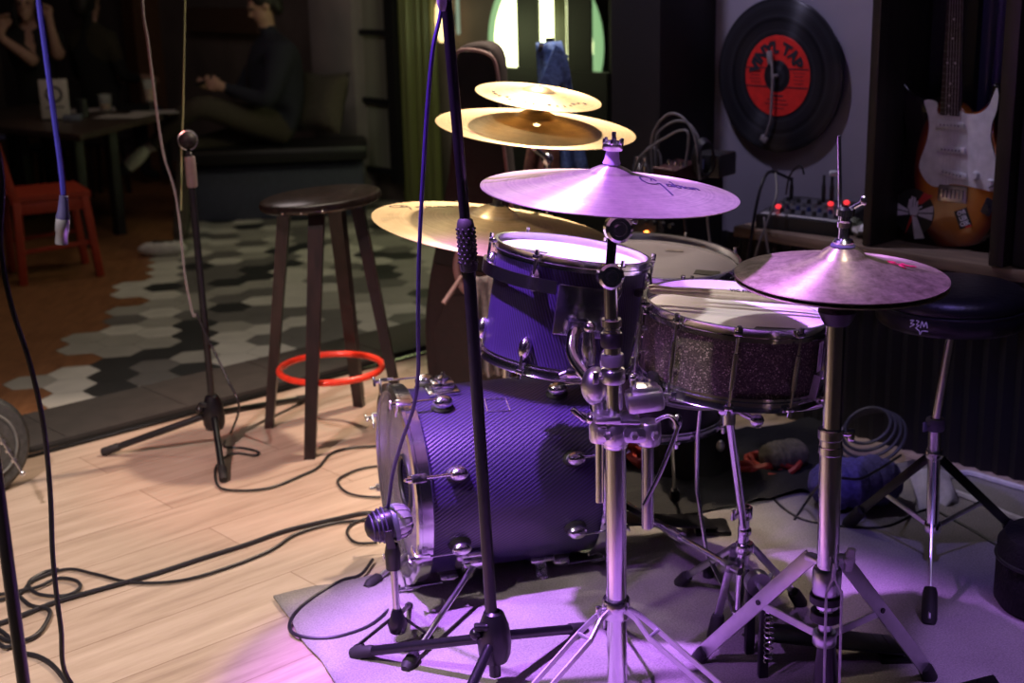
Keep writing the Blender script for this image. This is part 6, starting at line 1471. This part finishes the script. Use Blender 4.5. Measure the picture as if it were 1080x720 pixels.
man = person('person in a navy coat seated on the bench, head bent over a phone', N, E_, 'hip', B, [skin_tone, navy_coat, khaki_trouser, shoe_white, rust_knit], man_rule, V((hip.x, hip.y, HZ)))
def hair(parent, g, R3, s=1.0, long=False):
    vs, fs = [], []
    for c, r in (((0, -.030, .045), (.083, .090, .090)), ((0, .030, .098), (.062, .050, .030)), ((0, -.070, -.01), (.072, .050, .085))) + ((((-.075, -.02, -.06), (.030, .05, .12)), ((.075, -.02, -.06), (.030, .05, .12))) if long else ()):
        a, b = ellip(g(*c), tuple(x * s for x in r), R3); k = len(vs); vs += a; fs += [tuple(k + i for i in f) for f in b]
    me = bpy.data.meshes.new('hair'); W = world_of(parent).inverted(); me.from_pydata([tuple(W @ v) for v in vs], [], fs); me.materials.append(hair_dark); o = bpy.data.objects.new('hair', me); COL.objects.link(o); o.parent = parent
    rm = o.modifiers.new('unite', 'REMESH'); rm.mode = 'VOXEL'; rm.voxel_size = .010; rm.use_smooth_shade = True; WM[o.name] = world_of(parent); return o
hair(man, g, R3, 1.10)
for s in (-1, 1): m = MB(); q = g(s * .030, .082, .014); m.ball(q, .010, 10); m.build('eye', ink_dark, man)
pq = P(219, 85, -.19); m = MB(); m.box((0, 0, 0), (.075, .150, .009), frame(pq, (-.35, .25, .9), (0, 1, 0)), .003); o = m.build('phone', black_plastic, origin=pq); tag(o, 'black phone held in the hands of the person on the bench', 'phone')

# two people behind the table
YW = tq(1.0, .75).y + .50
def sitter(label, hx, hy, Yp, turn, mats, rule_fn, arms, s=1.0, long=True, lean=(0, 0)):
    hc = at(hx, hy, Yp); hip = V((hc.x + lean[0], hc.y + .10 + lean[1], HZ + .56)); neck = hc + V((0, .03, -.135)); chest = hip.lerp(neck, .60)
    f = V(turn).normalized(); r = V((f.y, -f.x, 0)).normalized()
    N = {'hip': (hip, .15), 'waist': (hip.lerp(chest, .5), .13), 'chest': (chest, .15), 'upc': (chest.lerp(neck, .6), .105), 'neck': (neck, .05), 'hd': (hc + V((0, 0, -.03)), .058)}
    E_ = [('hip', 'waist'), ('waist', 'chest'), ('chest', 'upc'), ('upc', 'neck'), ('neck', 'hd')]
    for k, sg in (('l', -1), ('r', 1)):
        N['h' + k] = (hip + r * sg * .09 + f * .05, .10); N['k' + k] = (hip + r * sg * .11 + f * .45, .066); N['a' + k] = (V((*(hip + r * sg * .11 + f * .47).xy, HZ + .09)), .045); N['t' + k] = (V((*(hip + r * sg * .12 + f * .62).xy, HZ + .045)), .036)
        E_ += [('hip', 'h' + k), ('h' + k, 'k' + k), ('k' + k, 'a' + k), ('a' + k, 't' + k)]
        sh = chest.lerp(neck, .62) + r * sg * .165; N['s' + k] = (sh, .066); e, w, hp, dirs, upv = arms[k](sh, f, r); N['e' + k] = (e, .047); N['w' + k] = (w, .031); E_ += [('upc', 's' + k), ('s' + k, 'e' + k), ('e' + k, 'w' + k)]
        hand_nodes(N, E_, k, 'w' + k, hp, dirs, upv, .7)
    B, g, R3 = head_blobs(hc, turn if abs(turn[2]) else (turn[0], turn[1], -.1))
    o = person(label, N, E_, 'hip', B, mats, lambda c: rule_fn(V(c), N, hc, neck, chest, f, r), V((hip.x, hip.y, HZ)))
    hair(o, g, R3, 1.05, long)
    for s_ in (-1, 1): m = MB(); q = g(s_ * .030, .082, .014); m.ball(q, .010, 10); m.build('eye', ink_dark, o)
    return o, N
def arm_cheek(sh, f, r):
    w = at(54, 30, YW - .10); hp = at(52, 17, YW - .08); return at(62, 62, YW - .06), w, hp, ((-.1, 0, 1), (-1, 0, 0)), (-.3, -.6, 0)
def arm_raise(sh, f, r):
    w = at(1, 40, YW - .22); hp = at(2, 28, YW - .22); return at(38, 66, YW - .18), w, hp, ((.15, 0, 1), (1, 0, 0)), (.5, -.6, 0)
def w_rule(c, N, hc, neck, chest, f, r):
    if (c - hc).length < .135 or (c - neck).length < .07: return 0
    if dist_seg(c, neck, chest + f * .14 + V((0, 0, .06))) < .035: return 0
    for k in 'lr':
        if dist_seg(c, N['e' + k][0], N['w' + k][0]) < .06 or (c - N[k + 'p'][0]).length < .13: return 0
    return 1
sitter('person with dark hair in a black v-neck top, hand on cheek behind the menu card', 27, 4, YW, (.12, -1, -.05), [skin_tone, black_top], w_rule, {'r': lambda sh, f, r: arm_raise(sh, f, r), 'l': lambda sh, f, r: arm_cheek(sh, f, r)})
YB = YW + .22
def arm_down(sg):
    def fn(sh, f, r):
        e = sh + V((0, 0, -.27)) + r * sg * .06 + f * .04; w = e + f * .22 + V((0, 0, -.02)) - r * sg * .06; return e, w, w + f * .07, (tuple(f), tuple(-r * sg)), (0, 0, -1)
    return fn
def b_rule(c, N, hc, neck, chest, f, r):
    if (c - hc).length < .125 and (c - hc).dot(f) > .0: return 0
    for k in 'lr':
        if (c - N[k + 'p'][0]).length < .12: return 0
    return 2 if (c - N['sl'][0]).length < .16 or (c - N['sr'][0]).length < .16 else 1
sitter('person in dark olive jacket turned away at the table behind the short tumbler', 92, 4, YB, (.5, .85, 0), [skin_tone, black_top, olive_jacket], b_rule, {'l': arm_down(-1), 'r': arm_down(1)}, 1.0, False)
for k, (hx, Yp, lab) in enumerate(((27, YW, 'dark wooden stool under the person with hand on cheek'), (92, YB, 'dark wooden stool under the person in the olive jacket'))):
    c = at(hx, 4, Yp); c = V((c.x, c.y + .10, HZ)); so = thing('stool', lab, 'stool', c); m = MB(); m.lathe([(0, .40), (.17, .40), (.175, .385), (.17, .37), (0, .37)], Matrix.Translation(c), 32); m.build('seat', seat_wood, so)
    for j in range(4):
        a = PI / 4 + j * PI / 2; part_rod('leg', c + V((.12 * math.cos(a), .12 * math.sin(a), .37)), c + V((.15 * math.cos(a), .15 * math.sin(a), 0)), .016, dark_wood, so, 10)
